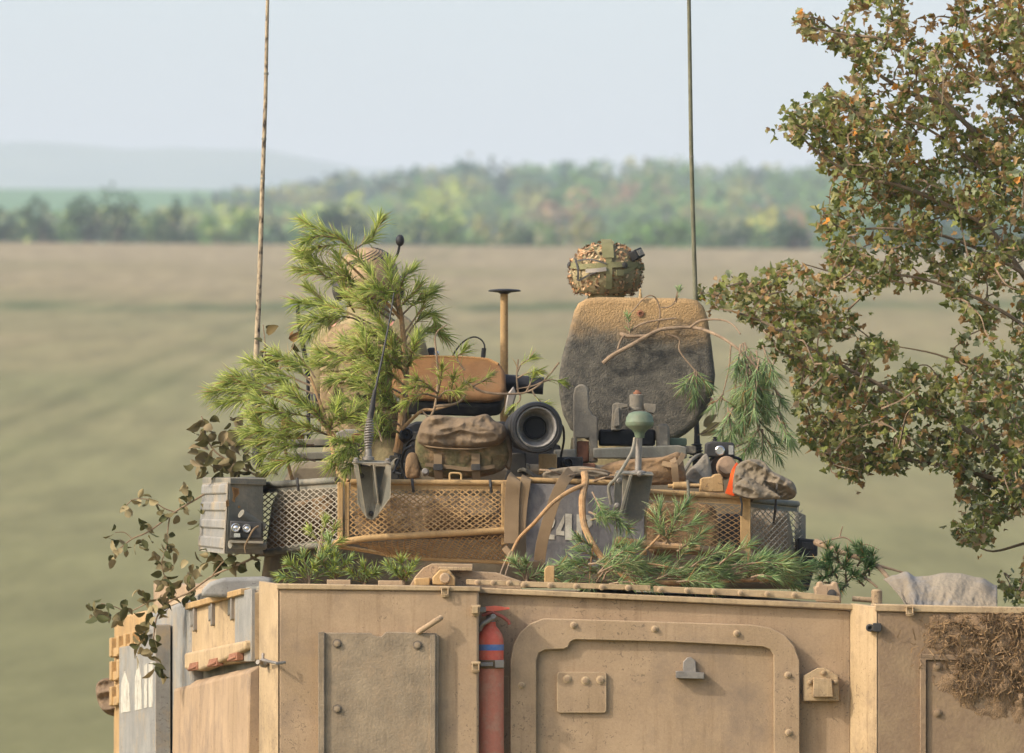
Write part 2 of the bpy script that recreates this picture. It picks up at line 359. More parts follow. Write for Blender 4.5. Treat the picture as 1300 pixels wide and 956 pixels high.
# colour accents in front of the wood
acc = [(975, 262, 300, 1500, 70, 'yellow', 'bright yellow-green bush before the far wood right of the green antenna'), (1018, 264, 298, 1520, 44, 'rust', 'rusty orange bush beside the bright yellow-green one'),
       (722, 250, 300, 1560, 90, 'brown', 'reddish brown thicket before the far wood above the helmet'), (895, 264, 300, 1540, 80, 'olive', 'olive thicket behind the plain green antenna before the far wood'),
       (800, 262, 300, 1530, 70, 'green', 'grey green thicket before the far wood right of the helmet')]
for x, a, b_, Y, wp, ti, l in acc: far_tree(x, a, b_, Y, wp, ti, 'thicket_bush', l, 'coloured thickets before the far wood', rn, 520)
# the wood: a far-off mass, one object
m = MB(); m.col = (1, 1, 1, 1)
def wood_top(x):
    if x < 245: return 262
    if x < 420: return 250 - (x - 245) * .12 + 0
    if x < 600: return 224 - (x - 420) * .08
    return 209 + 3 * math.sin(x * .021) + (x - 600) * .004
def tree_col(x, back):
    if back: return rn.choice(['pine', 'pine', 'green', 'dark', 'green', 'olive'])
    if x < 600: return rn.choice(['lime', 'olive', 'green', 'olive', 'green', 'olive', 'lime', 'green', 'green'])
    return rn.choice(['green', 'olive', 'green', 'green', 'green', 'pine', 'brown', 'olive', 'green'])
for i in range(720):
    x = rn.uniform(205, 1900) if i < 600 else rn.uniform(-700, 260)
    back = rn.random() < (.55 if x > 560 else .4)
    Y = rn.uniform(1950, 2400) if back else rn.uniform(1550, 1950)
    if x < 245:
        if back: continue
        top = rn.uniform(264, 282)
    else:
        wt = wood_top(x); top = wt + rn.uniform(0, 4) if back else wt + rn.uniform(12, 60)
    p = P(x, top, Y); gz = ground_z(p.x, Y); h = max(9, min(p.z - gz, 26)); zt = p.z
    r = rn.uniform(3.6, 6.2)
    crown_mesh(m, (p.x, Y, zt - h * .5), (r, r, h * .52), TINT[tree_col(x, back)], 200, .8, rn, False)
    m.col = (.2, .16, .12, 1); m.tube([(p.x, Y, gz - .5), (p.x, Y, zt - h * .4)], [.35, .2], 5)
wd = m.build('wood', LEAF_FAR); wd['kind'] = 'stuff'; wd['label'] = 'mixed wood in early autumn colours on the far slope'; wd['category'] = 'wood'

# ------------------------------------------------------------------ the air
hz = MB().hexa([(-5200, -250, -1.5), (5200, -250, -1.5), (5200, 9400, -1.5), (-5200, 9400, -1.5)], [(-5200, -250, 330), (5200, -250, 330), (5200, 9400, 330), (-5200, 9400, 330)])
hm = bpy.data.materials.new('haze'); hm.use_nodes = True; t = hm.node_tree
for n_ in list(t.nodes):
    if n_.type == 'BSDF_PRINCIPLED': t.nodes.remove(n_)
pv = t.nodes.new('ShaderNodeVolumePrincipled'); pv.inputs['Color'].default_value = (.89, .96, 1, 1); pv.inputs['Density'].default_value = HAZE = 0.00018; pv.inputs['Anisotropy'].default_value = .0
t.links.new(pv.outputs[0], t.nodes['Material Output'].inputs['Volume'])
ho = hz.build('haze', hm); ho['kind'] = 'stuff'
# ------------------------------------------------------------------ materials of the vehicle
DUST = lin(150, 128, 100)
TAN = M('sand paint dusty', lin(148, 124, 94), lin(166, 140, 108), lin(156, 131, 101), scale=3.2, rough=.85, bump=.35, bscale=160, dirt=lin(118, 101, 84), dscale=3.4, damt=.8, streak=.6, wear=lin(190, 164, 126), chips=lin(88, 74, 60))
TANY = M('sand paint clean', lin(158, 126, 80), lin(172, 140, 94), scale=5, rough=.75, bump=.3, bscale=120, dirt=lin(112, 92, 68), dscale=8, damt=.75, streak=.6, wear=lin(190, 158, 108), chips=lin(84, 66, 50))
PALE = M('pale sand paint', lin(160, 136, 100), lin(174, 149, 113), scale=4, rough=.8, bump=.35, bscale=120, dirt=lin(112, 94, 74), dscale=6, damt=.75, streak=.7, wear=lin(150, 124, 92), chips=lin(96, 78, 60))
GREY = M('grey green paint', lin(100, 98, 86), lin(124, 119, 105), scale=5, rough=.8, bump=.3, bscale=120, dirt=lin(150, 134, 108), dscale=5, damt=.65, streak=.5, wear=lin(146, 132, 108))
BLUEG = M('blue grey paint', lin(120, 117, 110), lin(140, 136, 126), scale=6, rough=.75, bump=.25, bscale=100, dirt=lin(156, 136, 104), dscale=4, damt=.95, streak=.5, wear=lin(160, 146, 122), chips=lin(72, 66, 60))
DGREY = M('dark grey plate', lin(124, 109, 88), lin(148, 130, 104), scale=9, rough=.9, bump=.6, bscale=90, dirt=lin(150, 128, 100), dscale=7, damt=.8, streak=.6, wear=lin(80, 74, 68))
DARK = M('dark metal', lin(44, 43, 41), lin(62, 59, 54), scale=8, rough=.6, bump=.2, dirt=lin(110, 98, 80), dscale=9, damt=.5)
BLACK = M('black rubber', lin(30, 30, 31), lin(42, 41, 40), scale=9, rough=.55, bump=.15, dirt=lin(92, 84, 72), dscale=10, damt=.4)
STEEL = M('weathered steel', lin(120, 112, 102), lin(150, 142, 130), scale=14, rough=.5, bump=.3, metal=.4, dirt=lin(104, 88, 70), dscale=14, damt=.6)
CHROME = M('bright lens metal', lin(196, 192, 186), lin(220, 216, 210), rough=.2, metal=.85, bump=0)
WHITE = M('stencil paint', lin(186, 180, 162), lin(160, 152, 136), scale=18, rough=.9, bump=.1, dirt=lin(110, 104, 96), dscale=16, damt=.8)
GREENP = M('olive green paint', lin(88, 100, 78), lin(108, 118, 94), scale=8, rough=.6, bump=.1, dirt=lin(142, 130, 106), dscale=9, damt=.4)
RUST = M('rusty metal', lin(126, 84, 60), lin(150, 104, 76), scale=20, rough=.9, bump=.4)
ORANGEP = M('ochre paint', lin(122, 86, 46), lin(142, 103, 58), lin(112, 78, 42), scale=6, rough=.75, bump=.4, bscale=90, dirt=lin(80, 64, 46), dscale=6, damt=.85, streak=.6, wear=lin(186, 144, 92))
BROWNT = M('brown webbing', lin(116, 96, 70), lin(132, 110, 82), scale=6, rough=.95, bump=.6, bscale=500, bdist=.002)
def hatch_material():
    """cast hatch: sand paint on top, worn to grimy dark grey below a ragged edge"""
    m = M('hatch cast paint', lin(152, 122, 82), lin(170, 138, 94), scale=7, rough=.9, bump=1.0, bscale=130, bdist=.008)
    t = m.node_tree; b = t.nodes['Principled BSDF']; L = t.links.new; N = t.nodes.new
    base = b.inputs['Base Color'].links[0].from_socket
    tc = N('ShaderNodeTexCoord'); sp = N('ShaderNodeSeparateXYZ'); L(tc.outputs['Object'], sp.inputs[0])
    n = N('ShaderNodeTexNoise'); n.inputs['Scale'].default_value = 9; n.inputs['Detail'].default_value = 9; n.inputs['Roughness'].default_value = .7; L(tc.outputs['Object'], n.inputs[0])
    a = N('ShaderNodeMath'); a.operation = 'MULTIPLY_ADD'; L(n.outputs[0], a.inputs[0]); a.inputs[1].default_value = .30; L(sp.outputs['Z'], a.inputs[2])
    x = N('ShaderNodeMath'); x.operation = 'MULTIPLY_ADD'; L(sp.outputs['X'], x.inputs[0]); x.inputs[1].default_value = .10; L(a.outputs[0], x.inputs[2])
    mr = N('ShaderNodeMapRange'); mr.interpolation_type = 'SMOOTHSTEP'; L(x.outputs[0], mr.inputs[0])
    z0 = P(0, 401, 42.4).z - ZV + .15; mr.inputs[1].default_value = z0 - .10; mr.inputs[2].default_value = z0 + .10
    n2 = N('ShaderNodeTexNoise'); n2.inputs['Scale'].default_value = 22; n2.inputs['Detail'].default_value = 8; n2.inputs['Roughness'].default_value = .75; L(tc.outputs['Object'], n2.inputs[0])
    r = N('ShaderNodeValToRGB'); r.color_ramp.elements[0].position = .36; r.color_ramp.elements[1].position = .7
    r.color_ramp.elements[0].color = lin(64, 61, 54); r.color_ramp.elements[1].color = lin(114, 106, 90); L(n2.outputs[0], r.inputs[0])
    mx = N('ShaderNodeMix'); mx.data_type = 'RGBA'; L(mr.outputs[0], mx.inputs[0]); L(r.outputs[0], mx.inputs[6]); L(base, mx.inputs[7]); L(mx.outputs[2], b.inputs['Base Color'])
    return m
ZV = 0.0
V = thing('armoured_vehicle', 'sand and grey armoured vehicle seen from behind, turret ringed by mesh stowage baskets', 'armoured vehicle', (0, 43.0, 0))
VL = Vector(V.location)
def part(name, mb, mat, parent=V, **k): return mb.build(name, mat, parent, **k)
def rpoly(x0, y0, x1, y1, r, n=5, corners='tl tr br bl'):
    o = []
    for key, cx, cy, a0 in (('tl', x0 + r, y0 + r, 180), ('tr', x1 - r, y0 + r, 270), ('br', x1 - r, y1 - r, 0), ('bl', x0 + r, y1 - r, 90)):
        if key in corners: o += [(cx + r * math.cos(R(a0 + 90 * i / n)), cy + r * math.sin(R(a0 + 90 * i / n))) for i in range(n + 1)]
        else: o.append({'tl': (x0, y0), 'tr': (x1, y0), 'br': (x1, y1), 'bl': (x0, y1)}[key])
    return o

# ---- hull body, running gear (the lower part is outside the frame)
m = MB()
zt = lambda x, Y: 0
def hullpt(px, py, Y, Y0=40.12): q = P(px, py, Y0); return Vector((q.x, Y, q.z))
m.hexa([hullpt(338, 747, 40.2), hullpt(1100, 770, 40.2), hullpt(1100, 1180, 40.3), hullpt(338, 1180, 40.3)],
       [Vector((-1.73, 45.6, 2.0)), Vector((1.0, 45.6, 1.95)), Vector((1.0, 45.6, .5)), Vector((-1.73, 45.6, .5))])
hull = part('hull', m, TAN, bevel=.01)
for s_ in (-1.35, .75):
    m = MB(); prof = [(40.6, .55), (40.9, .95), (45.2, .95), (45.7, .6), (45.2, .02), (41.0, .0)]
    m.prism([Vector((s_, y, z)) for y, z in prof], (.42, 0, 0)); part('track', m, DARK, bevel=.03)

# ---- rear door panel between the bins
YD = 39.9
m = MB(); m.slab([(606, 752), (1080, 775), (1080, 1180), (606, 1180)], YD, .12)
door = part('rear_panel', m, TAN, bevel=.006)
m = MB()
def offs(poly, d):
    c = Vector((sum(p[0] for p in poly) / len(poly), sum(p[1] for p in poly) / len(poly)))
    return poly
outer = [(648, 1180), (648, 838), (652, 818), (660, 803), (672, 792), (690, 785), (800, 788), (955, 793), (978, 797), (996, 806), (1008, 819), (1015, 838), (1016, 1180)]
m.slab(outer, YD - .03, .028)
dr = part('rear_door', m, TANY if False else TAN, bevel=.006, seg=3)
frame_o = outer
inner = [(681, 1180), (681, 838), (684, 829), (692, 825), (716, 824), (721, 822), (724, 815), (730, 812), (850, 815), (968, 821), (977, 824), (982, 832), (983, 1180)]
# raised frame round a recessed field
m = MB(); ring = [P(x, y, YD - .058) for x, y in outer] + [P(x, y, YD - .058) for x, y in reversed(inner)]
m.prism(ring, (0, .0275, 0)); part('door_frame', m, TAN, dr, bevel=.004, seg=2)
bolts(dr, TAN, [(728, 793.5), (831, 798.5), (935, 804), (1000, 857), (662, 870), (1001, 930)], YD - .058, 3.4, 4)
# small plates, latches and hinges on the door
m = MB(); m.slab(rpoly(707, 853, 770, 905, 4), YD - .045, .015); pl = part('mount_plate', m, TAN, dr, bevel=.002)
bolts(dr, TAN, [(720, 862), (743, 864), (766 - 4, 863)], YD - .045, 4.2, 3, name='plate_bolt')
m = MB(); m.slab([(866, 852), (894, 854), (894, 862), (858, 861), (858, 852)], YD - .075, .045); m.slab([(867, 853), (867, 841), (872, 835), (877, 834), (883, 839), (884, 854)], YD - .05, .02)
part('latch', m, STEEL, dr, bevel=.002)
m = MB(); m.slab([(1020, 872), (1020, 858), (1038, 848), (1048, 848), (1064, 858), (1066, 890), (1020, 890)], YD - .045, .04); m.slab([(1033, 860), (1056, 862), (1058, 885), (1032, 885)], YD - .075, .035)
part('hinge', m, PALE, dr, bevel=.003)
bolts(dr, PALE, [(1028, 866), (1045, 854), (1061, 866)], YD - .046, 3, 3.4, name='hinge_bolt')
# roof edge: lip and bolted strip
m = MB(); m.slab([(606, 746), (1102, 768), (1102, 775), (606, 753)], YD - .03, .3); part('roof_lip', m, PALE, bevel=.004)
m = MB(); m.slab([(592, 735.5), (660, 737.5), (660, 744), (592, 742)], YD - .02, .06); m.slab([(662, 738), (826, 743), (826, 750), (662, 745)], YD - .015, .06)
m.slab([(830, 744), (1010, 751), (1066, 757), (1066, 763), (830, 751.5)], YD - .01, .06)
st = part('bolted_strip', m, PALE, bevel=.002)
bolts(st, TAN, [(606 + 20 * i, 739.3 + i * .5) for i in range(3)] + [(665 + 33 * i, 742.5 + .95 * i) for i in range(5)] + [(838 + 34 * i, 748.5 + 1.35 * i) for i in range(6)], YD - .02, 3, 3)
m = MB(); m.slab([(691, 742), (691, 722), (695, 718), (704, 718), (704, 743)], 40.35, .04); part('lifting_lug', m, TANY, bevel=.004)
# hinge block on the roof edge, left of the extinguisher
m = MB(); m.slab([(520, 744), (527, 732), (537, 721), (548, 715.5), (600, 716), (600, 725), (630, 727), (662, 738), (662, 748), (520, 745)], 40.3, .25)
hb = part('hinge_block', m, TAN, bevel=.008)
m = MB(); m.slab([(549, 742), (549, 733), (558, 723), (570, 723), (578, 733), (578, 744)], 40.14, .155); m.slab([(526, 744), (526, 734), (546, 733), (546, 744)], 40.2, .1)
part('hinge_cheek', m, TANY, hb, bevel=.005)
m = MB().lathe(P(565, 734, 40.145), (0, -1, 0), [(S(7), 0), (S(7), .012), (S(5.5), .018), (0, .018)], 18); part('hinge_pin', m, TAN, hb)
m = MB(); m.slab([(556, 719.5), (600, 720), (600, 725), (556, 724)], 40.24, .055); part('hinge_arm', m, PALE, hb, bevel=.003)
m = MB(); m.slab([(1037, 764), (1034, 745), (1038, 744), (1038, 739), (1044, 738), (1046, 742), (1056, 742), (1058, 738), (1063, 739), (1068, 756), (1068, 766)], 40.3, .2)
h2 = part('hinge_block', m, TAN, bevel=.006)
m = MB().lathe(P(1056, 754, 40.3), (0, -1, 0), [(S(6), 0), (S(6), .015), (0, .018)], 14); part('hinge_pin', m, DARK, h2)
m = MB(); m.tube([P(1082, 760, 40.4), P(1110, 762, 40.4)], S(3.6), 12); m.lathe(P(1113, 768, 40.4), (0, 0, 1), [(S(7), 0), (S(7), S(18)), (S(5), S(20)), (0, S(20))], 16); part('roof_stop', m, PALE)
m = MB(); m.slab([(415, 736), (445, 736), (445, 745), (415, 745)], 40.2, .05); m.slab([(480, 737), (511, 737), (511, 746), (480, 746)], 40.2, .05); part('roof_cleat', m, TAN, bevel=.002)

# ---- the two stowage bins standing proud of the door
YB = 39.7
def plan_prism(top_front, bot, y_top):  pass
m = MB()
fr = [P(353, 747, YB), P(608, 750, YB), P(608, 1180, YB), P(353, 1180, YB)]
bk = [P(353, 747, YB) + Vector((-.082, 1.0, .0)), P(608, 750, YB) + Vector((0, 1.0, 0)), P(608, 1180, YB) + Vector((0, 1, 0)), P(353, 1180, YB) + Vector((-.082, 1.0, 0))]
m.hexa(fr, bk); lb = part('stowage_bin', m, TAN, bevel=.012, seg=3)
m = MB(); m.hexa([P(330, 739.5, YB + .3), P(334, 737.5, YB + .5), P(608, 743, YB + .5), P(608, 746, YB - .01)], [q + Vector((0, 0, .012)) for q in (P(330, 739.5, YB + .3), P(334, 737.5, YB + .5), P(608, 743, YB + .5), P(608, 746, YB - .01))]) if False else None
m.slab([(351, 741), (610, 745), (610, 751), (351, 748)], YB - .012, .5); part('bin_lid', m, PALE, lb, bevel=.004)
# angled left cheek of the bin (the sunlit face)
m = MB(); a = P(352.5, 743, YB + .0); b_ = P(352.5, 1180, YB)
m.hexa([P(329, 738, YB + .32), P(353, 741.5, YB - .004), P(353, 1180, YB - .004), P(329, 1180, YB + .32)], [q + Vector((.02, .06, 0)) for q in (P(329, 738, YB + .32), P(353, 741.5, YB - .004), P(353, 1180, YB - .004), P(329, 1180, YB + .32))])
part('corner_cheek', m, PALE, lb, bevel=.003)
# worn grey plate
m = MB(); m.slab([(405, 1180), (405, 812), (409, 803), (470, 803.5), (476, 808), (484, 808), (490, 802), (554, 804), (557, 808), (554, 1180)], YB - .035, .0335)
gp = part('wear_plate', m, DGREY, lb, bevel=.004)
m = MB(); m.slab([(404, 1180), (404, 803), (412, 802), (412, 1180)], YB - .05, .014); m.slab([(546, 1180), (546, 806), (553, 806), (553, 1180)], YB - .046, .01); part('plate_edge', m, DGREY, lb, bevel=.002)
bolts(gp, DGREY, [(428, 817), (530, 819), (428, 900)], YB - .035, 4.5, 3.5)
m = MB(); m.tube([P(531, 803, YB - .03), P(535, 800, YB - .045), P(557, 786, YB - .045), P(560, 784, YB - .03)], S(3.6), 10); part('bar', m, TAN, lb)
def latch_mb(x, y, Y):
    m = MB(); m.slab(rpoly(x - 5, y - 6, x + 5, y + 6, 2), Y - .012, .0115); m.tube([P(x - 4, y - 6, Y - .02), P(x - 4, y + 3, Y - .024), P(x + 4, y + 3, Y - .024), P(x + 4, y - 6, Y - .02)], S(1.1), 6); m.tube([P(x - 6, y - 6, Y - .016), P(x + 6, y - 6, Y - .016)], S(2.2), 8); return m
for x, y in ((565, 752), (604, 776), (604, 848)): part('latch', latch_mb(x, y, YB - .001), PALE, lb, bevel=.001)
m = MB(); m.lathe(P(337, 842, YB + .16), (-.5, -.8, .1), [(S(6), 0), (S(6), .02), (S(3), .03), (S(3), .06), (0, .06)], 12); m.tube([P(334, 830, YB + .1), P(334, 838, YB + .08), P(352, 842, YB - .05), P(362, 841, YB - .03)], S(2), 8); part('latch', m, STEEL, lb)

# right bin
m = MB(); m.hexa([P(1113, 775, YB), P(1420, 781, YB), P(1420, 1180, YB), P(1113, 1180, YB)], [P(1113, 775, YB) + Vector((0, 1, 0)), P(1420, 781, YB) + Vector((0, 1, 0)), P(1420, 1180, YB) + Vector((0, 1, 0)), P(1113, 1180, YB) + Vector((0, 1, 0))])
MUD = M('muddy sand paint', lin(138, 116, 88), lin(158, 134, 102), lin(128, 106, 82), scale=5, rough=.95, bump=.6, bscale=70, dirt=lin(108, 86, 62), dscale=5, damt=.85)
rb = part('stowage_bin', m, MUD, bevel=.01, seg=3)
m = MB(); m.hexa([P(1079, 766, YB + .19), P(1113, 770, YB - .004), P(1113, 1180, YB - .004), P(1079, 1180, YB + .19)], [q + Vector((.03, .06, 0)) for q in (P(1079, 766, YB + .19), P(1113, 770, YB - .004), P(1113, 1180, YB - .004), P(1079, 1180, YB + .19))])
part('corner_cheek', m, PALE, rb, bevel=.004)
m = MB(); m.slab([(1111, 767), (1420, 774), (1420, 782), (1111, 776)], YB - .014, .5); part('bin_lid', m, PALE, rb, bevel=.004)
m = MB(); m.slab([(1168, 1180), (1168, 830), (1300, 834), (1300, 839), (1176, 838), (1176, 1180)], YB - .022, .021); m.slab([(1176.5, 1180), (1176.5, 838.5), (1330, 841), (1330, 1180)], YB - .008, .0075); pf = part('framed_plate', m, MUD, rb, bevel=.003)
bolts(pf, MUD, [(1190, 846), (1190, 905)], YB - .008, 4.5, 4)
m = MB(); m.slab(rpoly(1108, 791, 1119, 802, 2), YB - .03, .026); m.lathe(P(1104, 797, YB + .03), (0, -1, 0), [(S(5), 0), (S(5), .05), (S(2.4), .052), (S(2.4), .035), (0, .035)], 14); part('latch', m, DARK, rb, bevel=.002)
part('latch', latch_mb(1155, 776, YB - .012), PALE, rb)
# dried mud with roots caked on the bin
m = MB(); rq = random.Random(3)
def mudfn(u, v):
    px = 1140 + 240 * u; py = 777 + 150 * v
    e = min(1, max(0, (u - .1) * 3)) * min(1, v * 6 + .25) * max(0, min(1, (1 - v) * 3.2 - (.6 - u) * .9))
    h = max(0, e * (.55 + .9 * noise.noise((px * .05, py * .05, 1)) + .5 * noise.noise((px * .16, py * .16, 4))))
    return P(px, py, YB - .001 - .035 * h + (.012 if h < .08 else 0))
m.grid(70, 44, mudfn); MUDC = M('caked mud', lin(112, 90, 66), lin(140, 114, 84), scale=24, rough=1, bump=1, bscale=160, bdist=.006)
o = part('mud', m, MUDC, rb, angle=80); o['kind'] = 'stuff'
m = MB()
for i in range(1200):
    px = min(1330, rq.gauss(1268, 48)); py = rq.uniform(777, 880) if px > 1210 else rq.uniform(778, 845)
    if px < 1195 and rq.random() < .6: continue
    an = rq.uniform(0, math.pi) if rq.random() < .5 else rq.gauss(1.6, .5); Lr = rq.uniform(4, 20); y0 = YB - rq.uniform(.008, .034)
    p0 = P(px, py, y0); p1 = P(px + math.cos(an) * Lr * .5 + rq.gauss(0, 2), py + math.sin(an) * Lr * .5, y0 - rq.uniform(-.01, .018)); p2 = P(px + math.cos(an) * Lr, py + math.sin(an) * Lr + rq.gauss(0, 2.5), y0 + .006)
    k = rq.uniform(.45, 1.25); m.col = (k, k * .92, k * .8, 1)
    m.tube([p0, p1, p2], S(rq.uniform(.35, .9)), 3, cap=False)
ROOT = M('dry roots', lin(142, 118, 88), attr=True, rough=1, bump=0)
o = part('dried_roots', m, ROOT, rb); o['kind'] = 'stuff'

# ---- left flank, running away from us to the left
FX, FY, FS = -1.077, 40.4, -.159
def flank_Y(px): return (FX + FY * -FS) / ((px - CX) / FOC - FS)
FN = Vector((-1, FS, 0)).normalized()                # outward normal of the flank
def F(px, py, off=0.):
    return P(px, py, flank_Y(px)) + FN * off
def fslab(mb, poly, off, th): return mb.prism([F(x, y, off) for x, y in poly], -FN * th)
m = MB(); fslab(m, [(337, 1180), (337, 742), (255, 752), (200, 776), (158, 786), (158, 1180)], 0, .3); fl = part('side_armour', m, GREY, bevel=.01)
m = MB(); fslab(m, [(156, 1180), (158, 790), (162, 783), (196, 775), (202, 780), (202, 1180)], .05, .09); yl = part('side_module', m, TANY, bevel=.012, seg=3)
for yy in (822, 852, 884):
    m = MB(); fslab(m, [(160, yy + 13), (160, yy + 2), (196, yy - 9), (196, yy + 3)], .075, .026)
    for k in range(4): fslab(m, [(161 + 9 * k, yy + 12 - 2.5 * k), (161 + 9 * k, yy - 12 - 2.5 * k), (163.5 + 9 * k, yy - 12.6 - 2.5 * k), (163.5 + 9 * k, yy + 11 - 2.5 * k)], .085, .036)
    part('rib', m, TANY, yl, bevel=.003)
m = MB(); fslab(m, [(200, 1180), (200, 800), (206, 778), (250, 762), (258, 764), (258, 1180)], .06, .1); gm = part('side_module', m, BLUEG, bevel=.02, seg=3)
m = MB(); fslab(m, [(182, 1180), (182, 822), (232, 812), (232, 1180)], .115, .03); fslab(m, [(232.5, 1180), (232.5, 792), (236, 793), (236, 1180)], .14, .07)
fslab(m, [(205, 808), (205, 800), (232, 793), (232, 800)], .085, .02); part('number_plate', m, BLUEG, gm, bevel=.003)
m = MB()
for poly in ([(185, 905), (185, 868), (190, 852), (195, 868), (197, 903)], [(203, 902), (203, 862), (207, 840), (211, 860), (212, 900)], [(215, 899), (215, 845), (219, 842), (219, 898)], [(221, 898), (221, 842), (226, 840), (226, 897)]): fslab(m, poly, .1175, .002)
part('letters', m, WHITE, gm)
m = MB(); fslab(m, [(257, 850), (257, 768), (330, 749), (336, 751), (336, 838)], .05, .1); pb = part('side_locker', m, PALE, bevel=.008, seg=3)
m = MB(); fslab(m, [(258, 850), (258, 829), (335, 813), (335, 825), (300, 842), (275, 852)], .085, .06); part('lower_edge', m, PALE, pb, bevel=.012, seg=3)
m = MB(); fslab(m, [(256, 774), (256, 766), (327, 747), (327, 755)], .075, .05); part('lid', m, TANY, pb, bevel=.004)
m = MB(); fslab(m, [(315, 840), (315, 752), (336, 747), (336, 840)], .058, .02); part('end_band', m, BLUEG, pb, bevel=.004)
for x, y in ((261, 778), (284, 771), (309, 764)):
    m = MB(); fslab(m, [(x - 2.5, y + 18), (x - 2.5, y - 2), (x + 2.5, y - 4), (x + 2.5, y + 12)], .06, .02); fslab(m, [(x + 2, y + 24), (x + 2, y - 9), (x + 3.5, y - 9), (x + 3.5, y + 22)], .066, .02); part('latch', m, STEEL, pb, bevel=.002)
for x, y in ((270, 848), (295, 843), (321, 836)):
    m = MB(); fslab(m, [(x - 6, y + 4), (x - 4, y - 6), (x + 6, y - 8), (x + 6, y + 2)], .09, .03); m.tube([F(x - 5, y + 2, .09), F(x + 5, y - 2, .09)], S(2), 8); part('hinge', m, RUST, pb, bevel=.002)
m = MB(); m.hexa([F(238, 1180, .09), F(336, 1180, .09), F(336, 852, .07), F(240, 876, .07)], [F(238, 1180, 0), F(336, 1180, 0), F(336, 844, .02), F(240, 866, .02)]); part('lower_skirt', m, TAN, bevel=.01)
# rounded grey housing on the shoulder and sunlit deck behind it
m = MB(); m.slab([(255, 758), (256, 748), (266, 739), (283, 733.5), (330, 732), (345, 735), (345, 760)], 40.9, .7); part('shoulder_housing', m, BLUEG, bevel=.02, seg=3)
m = MB(); m.hexa([P(214, 770, 44.0), P(262, 752, 42.2), P(345, 757, 42.2), P(345, 765, 44.0)], [P(221, 757, 45.2), P(268, 735, 43.4), P(345, 738, 43.4), P(345, 750, 45.2)]); part('front_deck', m, PALE, bevel=.01)
# ---- turret body
YT = 42.0
m = MB(); m.slab([(330, 745), (345, 640), (372, 586), (940, 592), (1000, 640), (1018, 748)], YT, 2.6); tur = part('turret', m, M('turret paint dusty', lin(112, 102, 84), lin(134, 120, 96), scale=4, rough=.9, bump=.3, dirt=lin(150, 128, 96), dscale=4, damt=.6), bevel=.03)
m = MB(); m.slab([(360, 567), (360, 558), (425, 556), (425, 566)], 42.1, .5); m.slab([(366, 584), (366, 575), (430, 573), (430, 583)], 42.05, .5); part('roof_rail', m, GREY, bevel=.005)
m = MB(); m.slab([(357, 560), (357, 530), (366, 528), (366, 556), (386, 552), (386, 560)], 42.3, .12); part('bracket', m, ORANGEP, bevel=.004)
m = MB(); m.slab([(366, 552), (368, 545), (395, 546), (395, 552)], 42.28, .3); m.slab([(428, 562), (426, 550), (436, 545), (452, 545), (460, 552), (460, 566)], 42.2, .3); part('sight_box', m, BLUEG, bevel=.006)
m = MB().lathe(P(453, 557, 42.19), (0, -1, 0), [(S(8), 0), (S(8), .03), (S(6), .035), (S(6), .02), (0, .02)], 16); part('cap', m, RUST)
m = MB(); m.slab([(500, 575), (505, 545), (528, 535), (640, 535), (712, 566), (712, 612), (500, 612)], 42.3, .5); part('hatch_ring', m, BLACK, bevel=.01)
m = MB(); m.slab([(684, 602), (684, 576), (707, 576), (707, 602)], 41.75, .2); part('block', m, TANY, bevel=.004)
m = MB(); m.slab([(707.5, 604), (707.5, 580), (740, 580), (740, 606)], 41.85, .2); part('gun_cradle', m, DARK, bevel=.004); m = MB(); m.slab([(640, 610), (650, 575), (668, 575), (668, 612)], 41.8, .1); part('cradle_arm', m, DARK, bevel=.004)

# ---- wide left hatch lid, tipped towards us: ochre outside, black seal below
def rounded_lid(c, ux, uy, th, pts, mat, name, parent, bev):
    mm = MB(); nrm = ux.cross(uy).normalized(); mm.prism([c + ux * x + uy * y for x, y in pts], nrm * th); return part(name, mm, mat, parent, bevel=bev, seg=4)
c = P(572, 486, 42.75); ux = Vector((1, 0, -.03)).normalized(); uy = Vector((0, .82, .50)).normalized()
sh = [(-.265, -.10), (-.25, -.16), (-.2, -.185), (.17, -.185), (.235, -.165), (.252, -.10), (.248, .05), (.225, .12), (.17, .165), (.0, .175), (-.17, .165), (-.24, .12), (-.265, .05)]
lh = rounded_lid(c, ux, uy, .045, sh, ORANGEP, 'left_hatch'[5:], V, .022)
lh['label'] = 'ochre hatch lid tipped open over black rubber seal'
m = MB(); nrm = ux.cross(uy).normalized(); cc = c - nrm * .004
m.prism([cc + ux * x * .97 + uy * (y * .93 - .0) for x, y in sh], -nrm * .075); part('seal', m, BLACK, lh, bevel=.02, seg=3)
m = MB(); m.tube([c + ux * x + uy * y + nrm * .047 for x, y in [(-.2, .13), (-.1, .15), (.0, .152), (.1, .15), (.17, .14), (.215, .1)]], .006, 6)
part('weld_bead', m, ORANGEP, lh)
m = MB(); m.tube([P(690, 490, 42.9), P(640, 486, 42.9)], S(11, 43), 14); part('hatch_hinge', m, BLACK)
m = MB(); m.slab([(640, 525), (644, 500), (652, 490), (656, 500), (650, 520), (646, 528)], 42.5, .05); part('hatch_stay', m, STEEL, bevel=.006)
m = MB(); m.slab([(537, 462), (539, 448), (544, 441), (553, 441), (556, 450), (557, 462)], 43.0, .08); o = part('periscope', m, DARK, bevel=.01)
m = MB().lathe(P(554, 449, 42.99), (0, -1, 0), [(S(4), 0), (S(4), .012), (S(2.5), .016), (0, .012)], 12); part('lens', m, CHROME, o)

